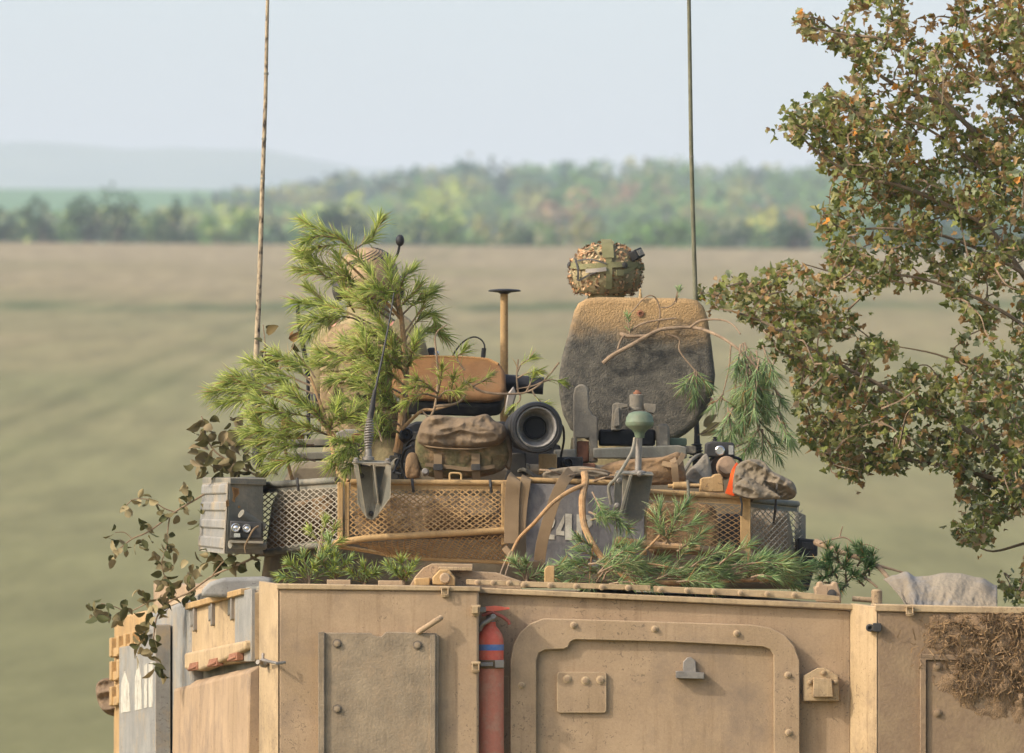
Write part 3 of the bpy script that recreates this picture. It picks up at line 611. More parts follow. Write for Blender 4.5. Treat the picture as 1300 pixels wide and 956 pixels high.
# ---- tall right hatch, standing open like a plate
HP = [(729, 393), (734, 384), (744, 378), (760, 376), (870, 377.5), (885, 380), (893, 388), (898, 402), (903, 436), (907.5, 475), (905, 497), (896, 520), (884, 538), (870, 550), (856, 558), (745, 558), (724, 545), (714, 525), (709.5, 500), (709, 478), (713, 452)]
m = MB(); pts = [P(x, y, 42.4) for x, y in HP]
tilt = Vector((0, .035, 0)); pts = [p + Vector((0, (p.z - P(0, 558, 42.4).z) * .10 + (p.x - P(715, 0, 42.4).x) * .02, 0)) for p in pts]
m.prism(pts, (.006, .085, -.004)); rh = part('hatch', m, hatch_material(), bevel=.028, seg=5)
rh['label'] = 'tall grimy hatch lid standing upright'
def hY(px, py): 
    p = P(px, py, 42.4); return 42.4 + (p.z - P(0, 558, 42.4).z) * .10 + (p.x - P(715, 0, 42.4).x) * .02
m = MB().lathe(P(813, 398, hY(813, 398) + .002), (0, -1, 0), [(S(4.8), 0), (S(4.8), .008), (S(2.6), .010), (S(2.4), .003), (0, .003)], 16); part('hatch_plug', m, RUST, rh)
m = MB().lathe(P(813, 378.5, 42.46), (0, 0, 1), [(S(2.6), 0), (S(2), S(5)), (S(1.4), S(7)), (S(1.3), S(12)), (0, S(13))], 10); part('lug', m, TANY, rh)
CAST = M('cast grey metal', lin(104, 98, 86), lin(128, 120, 104), scale=10, rough=.9, bump=.8, bscale=110, dirt=lin(150, 134, 108), dscale=9, damt=.5)
m = MB(); m.slab([(728, 587), (728, 500), (730, 492), (735, 488), (742, 488), (747, 493), (748, 518), (752, 526), (759, 530), (759, 587), (748, 587), (748, 556), (732, 556), (732, 587)], 42.1, .17); part('hatch_hinge', m, CAST, bevel=.014, seg=3)
m = MB(); m.slab([(732.5, 570), (732.5, 560), (747.5, 560), (747.5, 586), (732.5, 586)], 42.13, .1); part('hinge_pin', m, RUST, bevel=.004)
m = MB(); m.slab([(833, 573), (834, 542), (836, 538), (847, 538), (850, 543), (851, 573)], 42.15, .15); part('hatch_hinge', m, CAST, bevel=.012)
m = MB(); m.slab([(753, 582), (753, 569), (862, 565), (872, 568), (872, 582)], 42.05, .12); m.slab([(703, 584), (703, 571), (731, 570), (731, 584)], 42.06, .12); part('hatch_sill', m, GREY, bevel=.006)
m = MB(); m.slab([(776, 546), (778, 513), (782, 511), (797, 513), (797, 517), (790, 518), (788, 546)], 42.06, .2); m.slab([(779, 542), (781, 519), (786, 517), (787, 540)], 42.03, .03); m.slab([(818, 516), (818, 512), (833, 513), (833, 521), (830, 525), (822, 523)], 42.08, .2); part('clamp', m, CAST, bevel=.003)
m = MB().lathe(P(808, 520.5, 42.12), (0, 0, 1), [(S(10.5), 0), (S(10.5), S(2)), (S(9.5), S(3)), (S(9.5), S(20)), (S(8), S(21)), (S(8), S(18)), (S(3), S(18))], 20); cy = part('cylinder', m, CAST)
m = MB().lathe(P(809, 501, 42.12), (0, 0, 1), [(S(5.5), 0), (S(5.5), S(3)), (S(3), S(4)), (S(2.6), S(6)), (0, S(6))], 14); part('cap', m, RUST, cy)
m = MB(); m.slab([(760, 566), (760, 545), (832, 545), (832, 566)], 42.25, .1); part('hatch_pad', m, BLACK, bevel=.01)
# flat mushroom-topped post behind
m = MB(); m.tube([P(640, 590, 43.2), P(640, 372, 43.2)], [S(5.3, 43.2), S(4.9, 43.2)], 16); po = part('mast', m, TANY)
m = MB().lathe(P(640.5, 370.5, 43.2), (0, 0, 1), [(S(5), -S(3)), (S(9), -S(1)), (S(22), S(.5)), (S(22.5), S(1.6)), (S(20), S(3)), (S(8), S(4)), (0, S(4))], 28); part('mast_disc', m, DARK, po)
m = MB(); m.tube(catmull([P(612, 466, 43.1), P(614, 452, 43.1), P(615, 438, 43.1), P(609, 430, 43.1), P(600, 428, 43.1), P(588, 434, 43.1), P(578, 446, 43.1), P(570, 462, 43.1)], 6), S(1.1), 8); m.tube([P(612, 466, 43.1), P(614.5, 442, 43.1)], S(3.2), 10); part('cable', m, DARK)

# ---- sight barrel pointing out to the right of us
ax = Vector((.12, -1, .01)).normalized(); o_ = P(682, 542.5, 41.3)
m = MB().lathe(o_ - ax * .5, ax, [(S(24), 0), (S(27), .02), (S(27), .30), (S(30), .33), (S(30), .42), (S(33), .445), (S(34), .46), (S(34), .485), (S(32.5), .5), (S(29), .502), (S(28), .495), (S(27.5), .48)], 48, cap=False)
sb = part('sight_barrel', m, BLACK)
m = MB().lathe(o_ - ax * .5, ax, [(S(28), .46), (S(27.5), .49), (S(25.5), .497), (S(24.5), .49), (S(23), .44), (S(19), .40), (S(17), .395), (S(15.5), .40)], 48, cap=False); part('inner_ring', m, M('dusty grey metal', lin(112, 108, 102), lin(150, 144, 134), scale=26, rough=.7, bump=.3, dirt=lin(80, 76, 72), dscale=22, damt=.7), sb)
m = MB().lathe(o_ - ax * .5, ax, [(S(15.4), .42), (S(13.5), .425), (S(12), .42), (S(12), .05), (0, .04)], 32); part('bore', m, M('bore black', lin(22, 22, 22), lin(30, 30, 30), bump=0), sb)
m = MB().lathe(o_ - ax * .5, ax, [(S(31), .29), (S(32), .3), (S(32), .34), (S(31), .35)], 40); part('clamp_ring', m, DARK, sb)
# ---- mesh baskets round the turret
def jit(p, r): return Vector((noise.noise(p * 37), noise.noise(p * 41 + Vector((5, 0, 0))) * 1.5 + noise.noise(p * 9) * 6, noise.noise(p * 43))) * r * 1.3
def lattice(mb, fn, nx, ny, r):
    """diamond mesh of real strands over the patch fn(u, v)"""
    for j in range(ny):
        for i in range(nx + 1):
            for s_ in (-.5, .5):
                u0 = (i + (.5 if j % 2 else 0)) / nx; u1 = u0 + s_ / nx
                if not (0 <= u0 <= 1 and 0 <= u1 <= 1): continue
                a, b_ = fn(u0, j / ny), fn(u1, (j + 1) / ny)
                a = a + jit(a, r); b_ = b_ + jit(b_, r); e = (b_ - a) * .04; mb.tube([a - e, b_ + e], r, 4, cap=False)
def patch(tl, tr, br, bl, bulge=0.):
    tl, tr, br, bl = [P(*q) for q in (tl, tr, br, bl)]
    def f(u, v):
        p = tl.lerp(tr, u).lerp(bl.lerp(br, u), v); p.y -= bulge * 4 * u * (1 - u); return p
    return f
YK = 41.2
WIRE_Y = M('ochre mesh wire', lin(176, 142, 94), lin(150, 118, 78), scale=30, rough=.8, bump=0)
WIRE_G = M('grey mesh wire', lin(158, 148, 128), lin(132, 122, 104), scale=30, rough=.8, bump=0)
bk_ = thing  # alias not used
def basket(name, label=None):
    o = bpy.data.objects.new(name, None); COL.objects.link(o); o.parent = V
    if label: o['label'] = label
    return o
# left centre section
b1 = basket('basket', 'ochre basket section with thick diamond mesh')
def rail(x0, y0, x1, y1, Y0, Y1, mat, par, r=3.6, flat=7, name='rail', down=True):
    m = MB(); m.tube([P(x0, y0, Y0), P(x1, y1, Y1)], S(r, 41), 12)
    if flat:
        s_ = 1 if down else -1
        m.hexa([P(x0, y0 + s_ * 3, Y0 + .004), P(x1, y1 + s_ * 3, Y1 + .004), P(x1, y1 + s_ * (3 + flat), Y1 + .004), P(x0, y0 + s_ * (3 + flat), Y0 + .004)],
               [P(x0, y0 + s_ * 3, Y0 + .014), P(x1, y1 + s_ * 3, Y1 + .014), P(x1, y1 + s_ * (3 + flat), Y1 + .014), P(x0, y0 + s_ * (3 + flat), Y0 + .014)])
    return part(name, m, mat, par)
rail(445, 611.5, 648, 613, YK, YK, TANY, b1)
for x, w_, yo in ((432, 7, 0), (440.5, 6, .01), (640, 7, .0)):
    m = MB(); m.slab([(x - w_ / 2, 612), (x + w_ / 2, 612), (x + w_ / 2, 690), (x - w_ / 2, 692)], YK - .012 + yo, .03); part('post', m, TANY, b1, bevel=.003)
m = MB(); lattice(m, patch((444, 621, YK), (641, 622, YK), (641, 676, YK), (444, 680, YK)), 22, 18, S(1.05)); part('mesh_panel', m, WIRE_Y, b1)
m = MB(); m.tube(catmull([P(423, 690, YK + .05), P(436, 688, YK - .03), P(470, 683, YK - .05), P(540, 679, YK - .05), P(645, 673, YK - .02)], 6), S(4.4), 12)
m.tube(catmull([P(430, 694, YK + .05), P(470, 700, YK + .1), P(520, 708, YK + .12), P(645, 714, YK + .12)], 5), S(2.6), 8); part('bottom_rail', m, TANY, b1)
m = MB(); lattice(m, patch((448, 690, YK - .03), (645, 679, YK - .02), (645, 712, YK + .12), (500, 706, YK + .12)), 24, 10, S(.8)); part('under_mesh', m, WIRE_Y, b1)
m = MB(); m.tube(catmull([P(571, 609, YK - .03), P(571, 602, YK - .03), P(574, 600.5, YK - .03), P(583, 601, YK - .03), P(585.5, 603, YK - .03), P(585.5, 609, YK - .03)], 4), S(1.3), 8); part('ring', m, TANY, b1)
# left end section, grey, curving forward
b2 = basket('basket', 'grey basket section with fine diamond mesh at left corner')
rail(333, 616, 428, 609.5, YK + .55, YK + .02, GREY, b2, 4.2)
m = MB(); m.tube(catmull([P(331, 702, YK + .6), P(345, 701, YK + .5), P(385, 694, YK + .25), P(428, 689, YK + .02)], 5), S(5), 12); part('bottom_rail', m, GREY, b2)
def pf2(u, v):
    t = P(332 + 97 * u, 624 - 5 * u, YK + .56 - .54 * u ** .7); b_ = P(332 + 97 * u, 698 - 9 * u, YK + .56 - .54 * u ** .7); return t.lerp(b_, v)
m = MB(); lattice(m, pf2, 11, 20, S(.75)); part('mesh_panel', m, WIRE_G, b2)
m = MB(); m.slab([(327, 706), (327, 616), (333, 614), (333, 705)], YK + .6, .03); part('post', m, GREY, b2); m = MB(); m.tube([P(322, 612, YK + .9), P(335, 622, YK + .58)], S(5), 10); part('strut', m, GREY, b2); m = MB(); m.tube([P(306, 652, 41.36), P(334, 670, 41.42)], S(6), 12); part('strut', m, GREY, b2)
for x, y in ((378, 612), (524, 613), (623, 614)):
    m = MB(); m.tube([P(x - 1, y - 5, YK - .02 + (.25 if x < 400 else 0)), P(x, y + 4, YK - .03 + (.25 if x < 400 else 0)), P(x + 1, y + 11, YK - .02 + (.25 if x < 400 else 0))], S(2), 6); part('tie', m, DARK, b2 if x < 400 else b1)
# number panel
b3 = basket('number_panel', 'dark grey panel with white stencilled characters')
m = MB(); m.slab([(668, 614), (818, 618), (818, 700), (780, 722), (720, 722), (668, 713)], YK - .02, .012); part('panel', m, M('panel grey paint', lin(84, 82, 82), lin(110, 107, 104), scale=10, rough=.85, bump=.4, bscale=70, dirt=lin(136, 128, 118), dscale=9, damt=.7, streak=.5), b3, bevel=.002)
m = MB()
YN = YK - .0235
for poly in ([(690, 660), (694, 654), (700, 652), (703, 655), (705, 661), (703, 668), (698, 674), (694, 678), (704, 679), (704, 685), (687, 684), (687, 678), (695, 670), (698, 663), (697, 659), (694, 662)],
             [(717.5, 652), (726, 652.5), (726, 686), (717.5, 685.5)], [(716.5, 653), (716.5, 663), (712, 674), (716.5, 674.5), (716.5, 680), (706, 679), (706, 673)], [(726.5, 674.5), (729, 674.5), (729, 680), (726.5, 680)],
             [(732, 653), (739, 653), (739, 687), (732, 687)], [(741, 653), (748, 654), (752, 658), (752, 666), (748, 670), (741, 671), (741, 666), (745, 664), (746, 660), (741, 659)], [(742, 672), (747, 671), (753, 688), (747, 688)]):
    m.slab(poly, YN, .002)
part('letters', m, WHITE, b3)
rail(650, 608.5, 820, 614, YK + .01, YK + .01, TANY, b3, 3.4, 0)
# right section
b4 = basket('basket', 'ochre basket section with open diamond mesh on the right')
rail(820, 624, 945, 631, YK, YK + .02, TANY, b4, 3.8, 7)
m = MB(); m.slab([(940, 712), (940, 628), (953, 629), (953, 714)], YK - .01, .04); part('post', m, TANY, b4, bevel=.003); m = MB(); m.slab([(815, 705), (815, 618), (821, 618), (821, 705)], YK - .0, .03); part('post', m, TANY, b4, bevel=.003)
m = MB(); lattice(m, patch((822, 636, YK), (940, 642, YK + .02), (940, 700, YK + .02), (822, 692, YK)), 11, 18, S(.65)); part('mesh_panel', m, WIRE_Y, b4)
m = MB(); m.tube([P(780, 688, YK - .05), P(900, 698, YK - .05), P(945, 703, YK)], S(5), 10); part('bottom_rail', m, BROWNT, b4)
m = MB(); m.tube(catmull([P(873, 610, YK - .03), P(874, 630, YK - .04), P(871, 645, YK - .04), P(866, 652, YK - .03), P(864, 640, YK - .03)], 4), S(2), 6); part('tie', m, GREY, b4)
b5 = basket('basket', 'grey basket section with diamond mesh at right corner')
rail(953, 634, 1012, 640, YK + .02, YK + .5, GREY, b5, 4.2, 7)
def pf3(u, v):
    t = P(954 + 64 * u, 644 + 4 * u, YK + .02 + .7 * u ** 1.6); b_ = P(954 + 64 * u, 712 + 6 * u, YK + .02 + .7 * u ** 1.6); return t.lerp(b_, v)
m = MB(); lattice(m, pf3, 9, 18, S(.65)); part('mesh_panel', m, WIRE_G, b5)
m = MB(); m.slab([(1009, 720), (1009, 640), (1014, 640), (1014, 720)], YK + .6, .03); part('post', m, GREY, b5, bevel=.003); m = MB(); m.slab([(1014, 720), (1014, 650), (1023, 654), (1023, 724)], YK + .9, .3); part('side_plate', m, GREY, b5, bevel=.003); m = MB(); m.tube([P(954, 713, YK + .02), P(1014, 719, YK + .6)], S(4), 10); part('bottom_rail', m, GREY, b5)
m = MB(); m.slab([(1013, 700), (1013, 683), (1036, 685), (1038, 688), (1038, 706), (1016, 706)], YK + .5, .12); lm = part('marker_lamp', m, BLACK, bevel=.006)
m = MB(); m.slab([(1018, 697), (1018, 688), (1033, 689), (1033, 698)], YK + .492, .007); part('lens', m, DARK, lm, bevel=.002)
m = MB(); m.slab([(1017, 728), (1018, 707), (1034, 707), (1034, 722), (1026, 750), (1017, 750)], YK + .54, .1); part('lamp_bracket', m, BLACK, bevel=.004)
m = MB(); m.tube([P(940, 631, YK - .02), P(942, 640, YK - .03), P(941, 655, YK - .02)], S(1.5), 6); part('tie', m, DARK, b5); m = MB(); m.tube([P(985, 628, YK + .1), P(985, 648, YK + .06), P(982, 664, YK + .1)], S(1.2), 6); part('tie', m, DARK, b5)

# ---- grey box on the left corner of the turret, ribs on its sunlit side
A, B_, C_ = (289, 604, 41.4), (258, 612, 42.2), (334, 604, 41.45)
m = MB()
tf = [P(291, 612, 41.4), P(334, 614, 41.5), P(334, 704, 41.5), P(286, 703, 41.4)]
tb = [P(259, 614, 42.3), P(330, 614, 42.4), P(330, 700, 42.4), P(254, 699, 42.3)]
m.add(tf + tb, [(0, 1, 2, 3), (7, 6, 5, 4), (0, 4, 5, 1), (1, 5, 6, 2), (2, 6, 7, 3), (3, 7, 4, 0)])
bx = part('corner_box', m, GREY, bevel=.006)
m = MB()
def sidep(u, v, off=0.):  # u from the near edge back, v down the sunlit side
    a = tf[0].lerp(tf[3], v); b_ = tb[0].lerp(tb[3], v); n_ = (tb[0] - tf[0]).cross(tf[3] - tf[0]).normalized()
    if n_.x > 0: n_ = -n_
    return a.lerp(b_, u) + n_ * off
sd = [sidep(.0, 0, .003), sidep(1, 0, .003), sidep(1, 1, .003), sidep(0, 1, .003)]
m.hexa(sd, [q + Vector((-.004, -.0, 0)) for q in sd]); part('side_sheet', m, BLUEG, bx)
for v, vb in ((.0, .17), (.25, .16), (.5, .16), (.75, .19)):
    m = MB(); vv = [(.02, v + .02), (.98, v + .02), (.98, v + vb), (.02, v + vb)]
    b0 = [sidep(u, q, .006) for u, q in vv]; k = [(.05, v + .03), (.95, v + .03), (.95, v + vb - .01), (.05, v + vb - .01)]; b1_ = [sidep(u, q, .016) for u, q in k]
    m.hexa(b0, b1_); part('rib', m, BLUEG, bx, bevel=.006)
m = MB(); lid = [P(292, 606.5, 41.38), P(338, 608, 41.5), P(334, 605, 42.45), P(257, 606, 42.33)]
m.hexa([q for q in lid], [q - Vector((0, 0, .028)) for q in lid]); part('lid', m, GREY, bx, bevel=.003)
m = MB()
for poly in ([(294, 618), (303, 620), (304, 627), (299, 632), (298, 638), (295, 636), (296, 628)], [(286.5, 636), (290, 634), (291, 642), (287, 644)], [(302, 642), (305, 642), (305, 645), (302, 645)]):
    m.prism([P(x, y, 41.398 + (x - 291) * .0024) for x, y in poly], (0, .003, 0))
part('paint_chip', m, ORANGEP, bx)
m = MB(); m.slab([(292, 684), (292, 661), (333, 663), (333, 684)], 41.3, .1); ld = part('lamp', m, DARK, bevel=.006)
m = MB()
for x, y, r in ((299.5, 670, 6.2), (313.5, 671, 6)): m.lathe(P(x, y, 41.3), (0, -1, 0), [(S(r), 0), (S(r), .02), (S(r * .8), .026), (S(r * .7), .018), (S(r * .3), .024), (0, .024)], 18)
m.slab([(297, 682), (297, 677), (305, 677), (305, 682)], 41.28, .02); part('lens', m, CHROME, ld)
m = MB(); m.tube([P(292, 691, 41.3), P(336, 693, 41.4)], S(5.5), 12); m.slab([(291, 686), (334, 687), (334, 690), (291, 689)], 41.26, .1); part('lamp_guard', m, GREY, bx)
m = MB(); m.tube(catmull([P(312, 702, 41.26), P(311, 694, 41.25), P(316, 683, 41.22), P(322, 672, 41.22), P(328, 668, 41.24)], 5), S(1.3), 8); part('cable', m, BROWNT, bx)

# ---- antenna brackets
m = MB(); YA = 40.98
m.hexa([P(447, 587, YA), P(497, 588, YA), P(497, 589.5, YA), P(447, 588.5, YA)], [P(447, 584, YA + .2), P(494, 585, YA + .2), P(494, 587, YA + .2), P(447, 586, YA + .2)])
m.prism([P(449, 589, YA), P(455, 589, YA), P(466, 659, YA + .1), P(459, 648, YA + .12)], (0, .012, 0))
m.prism([P(497, 590, YA), P(490, 590, YA), P(473, 660, YA + .1), P(479, 655, YA + .1), P(496, 632, YA)], (0, .014, 0))
m.hexa([P(474, 590, YA - .03), P(476.5, 590, YA - .03), P(482, 640, YA + .06), P(480, 640, YA + .06)], [P(470, 590, YA + .14), P(473, 590, YA + .14), P(478, 640, YA + .14), P(476, 640, YA + .14)])
m.slab([(452, 592), (494, 592), (494, 632), (478, 658), (472, 661), (466, 658), (454, 640)], YA + .14, .012)
ab = part('antenna_bracket', m, GREY, bevel=.002)
bolts(ab, STEEL, [(492, 586), (452, 585)], YA - .005, 3, 4, ax=(0, -.3, 1)); bolts(ab, DARK, [(489, 632), (471, 652), (459, 604)], YA + .13, 2.6, 2.6)
m = MB(); m.lathe(P(467.5, 584, YA + .1), (0, 0, 1), [(S(8), 0), (S(8), S(4)), (S(5), S(5)), (S(4.5), S(15)), (0, S(15))], 16); part('antenna_base', m, STEEL, ab)
m = MB(); pts = []
for i in range(170):
    t = i / 169; a = t * 2 * math.pi * 12; r = S(3.4 + 2.3 * math.sin(math.pi * t) * .9)
    pts.append(P(467 + 2.5 * t, 570 - 39 * t, YA + .1) + Vector((math.cos(a) * r, math.sin(a) * r, 0)))
m.tube(pts, S(1.25), 6); m.tube([P(467, 571, YA + .1), P(469.5, 530, YA + .1)], S(2.8), 8); part('spring', m, STEEL, ab)
m = MB(); m.tube([P(469.5, 531, YA + .1), P(472, 520, YA + .1), P(476, 495, YA + .1)], [S(4.6), S(4), S(2.2)], 12); m.tube(catmull([P(476, 497, YA + .1), P(485, 455, YA + .12), P(492, 420, YA + .15), P(498, 385, YA + .2), P(500, 372, YA + .22)], 5), [S(1.6), S(.8)], 8); part('whip', m, DARK, ab)

m = MB(); YA2 = 40.92
m.hexa([P(781, 600, YA2), P(830, 602, YA2), P(830, 604, YA2), P(781, 602, YA2)], [P(783, 597, YA2 + .22), P(828, 599, YA2 + .22), P(828, 600.5, YA2 + .22), P(783, 599, YA2 + .22)])
m.prism([P(780, 602, YA2), P(791, 602, YA2), P(787, 655, YA2 + .02), P(779, 648, YA2)], (0, .012, 0))
m.hexa([P(799, 603, YA2 - .05), P(803, 603, YA2 - .05), P(789, 655, YA2 - .01), P(785, 655, YA2 - .01)], [P(800, 603, YA2 + .16), P(804, 603, YA2 + .16), P(791, 655, YA2 + .16), P(788, 655, YA2 + .16)])
m.slab([(790, 603), (829, 604), (823, 640), (815, 660), (803, 668), (790, 656)], YA2 + .165, .012)
ab2 = part('antenna_bracket', m, GREY, bevel=.002)
bolts(ab2, STEEL, [(786, 610), (783, 642), (812, 601)], YA2 - .003, 3, 4)
m = MB(); m.tube([P(810, 602, YA2 + .1), P(811.5, 552, YA2 + .1)], S(4.3), 14); m.lathe(P(810, 601, YA2 + .1), (0, 0, 1), [(S(11), 0), (S(11), S(2)), (S(6), S(4)), (0, S(4))], 16); part('aerial_tube', m, STEEL, ab2)
m = MB().lathe(P(812, 556, YA2 + .1), (0, 0, 1), [(S(6), 0), (S(7), S(6)), (S(10), S(10)), (S(17), S(15)), (S(18.5), S(17)), (S(18.8), S(21)), (S(18), S(22)), (S(17.5), S(27)), (S(14), S(32)), (S(8), S(34.5)), (0, S(35))], 28); part('aerial_dome', m, GREENP, ab2)
m = MB(); m.tube(catmull([P(806, 556, YA2 + .08), P(804, 568, YA2 + .06), P(799, 580, YA2 + .02), P(783, 606, YA2 - .03), P(773, 618, YA2 - .02), P(776, 640, YA2 + .0)], 6), S(2.2), 8); part('cable', m, GREY, ab2)

# ---- the two tall whip antennas
m = MB(); m.tube([P(325, 470, 42.6), P(326, 440, 42.6), P(330, 340, 42.6), P(333.5, 225, 42.6), P(337, 130, 42.6), P(340.5, -40, 42.6)], [S(4.0), S(3.8), S(3.4), S(3.0), S(2.7), S(2.2)], 10)
wl = part('whip_antenna', m, M('mottled whip', lin(172, 154, 124), lin(44, 38, 32), lin(150, 132, 106), scale=46, rough=.85, bump=.3, stretch=(1, 1, .6)), label='mottled brown whip antenna on the left')
m = MB()
for y in (228, 178, 95): m = MB(); m.tube([P(333.4 + (228 - y) * .034, y, 42.6), P(333.6 + (228 - y) * .034, y - 3, 42.6)], S(3.3), 10); part('joint', m, GREY, wl)
m = MB(); m.tube([P(327, 590, 42.6), P(325, 470, 42.6)], S(7), 12); part('antenna_base', m, DARK, wl)
m = MB(); m.tube([P(884, 545, 42.7), P(883, 375, 42.7), P(880.5, 300, 42.7), P(877.5, 190, 42.7), P(874, -40, 42.7)], [S(3.2), S(3.1), S(3.0), S(2.9), S(2.6)], 10)
wr = part('whip_antenna', m, M('green grey whip', lin(92, 90, 70), lin(112, 108, 84), scale=20, rough=.7, bump=.2), label='plain grey green whip antenna on the right')
m = MB()
m.tube([P(877.8, 200, 42.7), P(877.7, 198, 42.7)], S(3.3), 10); part('joint', m, STEEL, wr)
m = MB(); m.tube([P(885, 566, 42.6), P(884.5, 536, 42.65)], [S(4.5), S(3.2)], 12)
for i in range(6): m.lathe(P(884.5, 566 + i * 4, 42.6), (0, 0, 1), [(S(5 + i), 0), (S(8 + i * .8), S(1.4)), (S(5 + i), S(3))], 16)
m.tube([P(884.5, 612, 42.6), P(885, 564, 42.6)], S(6), 10); part('antenna_base', m, DARK, wr)
m = MB(); m.tube(catmull([P(391, 478, 42.3), P(385, 440, 42.3), P(379, 410, 42.3), P(378, 388, 42.3)], 5), [S(3.4), S(2.4)], 8); m.tube([P(391, 480, 42.3), P(392, 560, 42.3)], S(2.5), 8); part('radio_antenna', m, BLACK)

# ---- lens device and other fittings at the right end of the turret
m = MB(); m.slab([(895, 580), (896, 562), (905, 560), (932, 562), (933, 581)], 41.75, .22); dv = part('sensor_head', m, DARK, bevel=.008)
m = MB(); m.lathe(P(914, 572, 41.745), (0, -1, 0), [(S(6.5), 0), (S(6.5), .012), (S(5), .016), (S(4.5), .006), (0, .006)], 16); m.slab([(925, 577), (925, 565), (931, 566), (931, 577)], 41.74, .01); part('lens', m, CHROME, dv)
m = MB(); m.lathe(P(907.5, 560, 41.85), (0, 0, 1), [(S(3), 0), (S(3), S(3)), (S(1.8), S(3.5)), (S(3.2), S(5)), (0, S(6))], 10); part('knob', m, BLACK, dv)
m = MB(); m.lathe(P(914, 592, 41.9), Vector((.05, -1, 0)), [(S(17), 0), (S(17), .12), (S(15), .14), (S(13), .135)], 26); part('lamp_ring', m, BLACK, dv)
m = MB(); m.lathe(P(919, 597, 41.9), Vector((.05, -1, .1)), [(S(13), 0), (S(13.5), .17), (S(11), .2), (0, .205)], 24); part('lamp_cover', m, M('dusty tan cover', lin(142, 116, 90), lin(160, 132, 104), scale=8, rough=.9), dv)
m = MB(); m.tube([P(898, 610, 41.8), P(897, 596, 41.8), P(899, 584, 41.8)], S(3.4), 10); m.lathe(P(898, 590, 41.79), (0, -.2, 1), [(S(4.4), 0), (S(4.4), S(5)), (S(3), S(6))], 12); part('connector', m, STEEL, dv)
m = MB(); m.slab([(888, 625), (889, 608), (893, 606), (904, 605), (906, 602), (914, 601), (918, 606), (920, 625)], 41.32, .16); part('support_block', m, TANY, bevel=.006)
m = MB(); m.lathe(P(848, 617, 41.3), Vector((1, 0, .02)), [(0, 0), (S(2.5), 0), (S(2.5), S(6)), (S(5), S(7)), (S(5.5), S(26)), (S(2.6), S(27)), (S(2.4), S(41)), (0, S(41))], 16); part('strut', m, TANY)
# ------------------------------------------------------------------ cloth things
CAMO = M('camouflage cloth', lin(86, 82, 52), lin(142, 114, 80), lin(104, 92, 62), scale=15, rough=.95, bump=.7, bdist=.006, bscale=75, dirt=lin(100, 76, 54), dscale=12, damt=.95)
CANVAS = M('faded canvas', lin(118, 106, 88), lin(136, 124, 104), scale=4, rough=1, bump=.7, bdist=.006, bscale=75, dirt=lin(116, 120, 124), dscale=5, damt=.7)
TARP = M('olive brown tarpaulin', lin(106, 95, 76), lin(128, 114, 94), scale=5, rough=.95, bump=.7, bdist=.006, bscale=75, dirt=lin(98, 88, 70), dscale=7, damt=.6)
BROWNC = M('brown canvas', lin(118, 94, 66), lin(138, 110, 78), scale=5, rough=.95, bump=.7, bdist=.006, bscale=75, dirt=lin(108, 88, 64), dscale=6, damt=.6)
DUSTC = M('dusty brown cloth', lin(108, 91, 70), lin(130, 110, 86), scale=6, rough=1, bump=.7, bdist=.006, bscale=75, dirt=lin(110, 94, 72), dscale=7, damt=.6)
def cushion(outline, Y, depth, folds=.5, fs=(9, 3), seed=0, rings=16, back=.6, ang=0., power=.45):
    """a stuffed, creased cloth body inside a measured outline"""
    ol = catmull([P(x, y, Y) for x, y in outline], 8, closed=True); rings = int(rings * 1.6); n = len(ol)
    c = sum(ol, Vector()) / n; mb = MB(); vs_ = []
    ca, sa = math.cos(ang), math.sin(ang)
    def h(p, r):
        d = p - c; u = d.x * ca + d.z * sa; v = -d.x * sa + d.z * ca
        w_ = noise.noise((u * fs[0] + seed, v * fs[1], seed * 1.7)) + .55 * noise.noise((u * fs[0] * 2.3, v * fs[1] * 2.6 + seed, 7.3)) + .4 * noise.noise((u * 34, v * 26, seed)) + .22 * noise.noise((u * 75, v * 60, seed))
        cr = 1 - abs(noise.noise((u * fs[0] * 1.3 + 3, v * fs[1] * 1.5, seed + 9))) * 2.2
        return w_ * .5 + max(0, cr) * .62
    idx = []
    for side in (-1, 1):
        for k in range(rings + 1):
            r = k / rings
            row = []
            for p in ol:
                q = c.lerp(p, math.sin(r * math.pi / 2) ** .9)
                b = (1 - r ** 2.6) ** power if r < 1 else 0
                dd = depth * b * (1 if side < 0 else back)
                f = h(q, r) * folds * depth * (min(1, (1 - r) * 5) * .8 + .2) if side < 0 else 0
                row.append(len(vs_)); vs_.append(q + Vector((0, side * (dd + f * (1 if r < 1 else 0)), 0)))
            idx.append(row)
    fs_ = []
    R1 = rings + 1
    for s0 in (0, R1):
        for k in range(rings):
            for j in range(n):
                a, b_, c2, d = idx[s0 + k][j], idx[s0 + k][(j + 1) % n], idx[s0 + k + 1][(j + 1) % n], idx[s0 + k + 1][j]
                fs_.append((a, b_, c2, d) if s0 == 0 else (d, c2, b_, a))
    for j in range(n):
        fs_.append((idx[rings][j], idx[rings][(j + 1) % n], idx[2 * rings + 1][(j + 1) % n], idx[2 * rings + 1][j]))
    mb.add(vs_, fs_); return mb
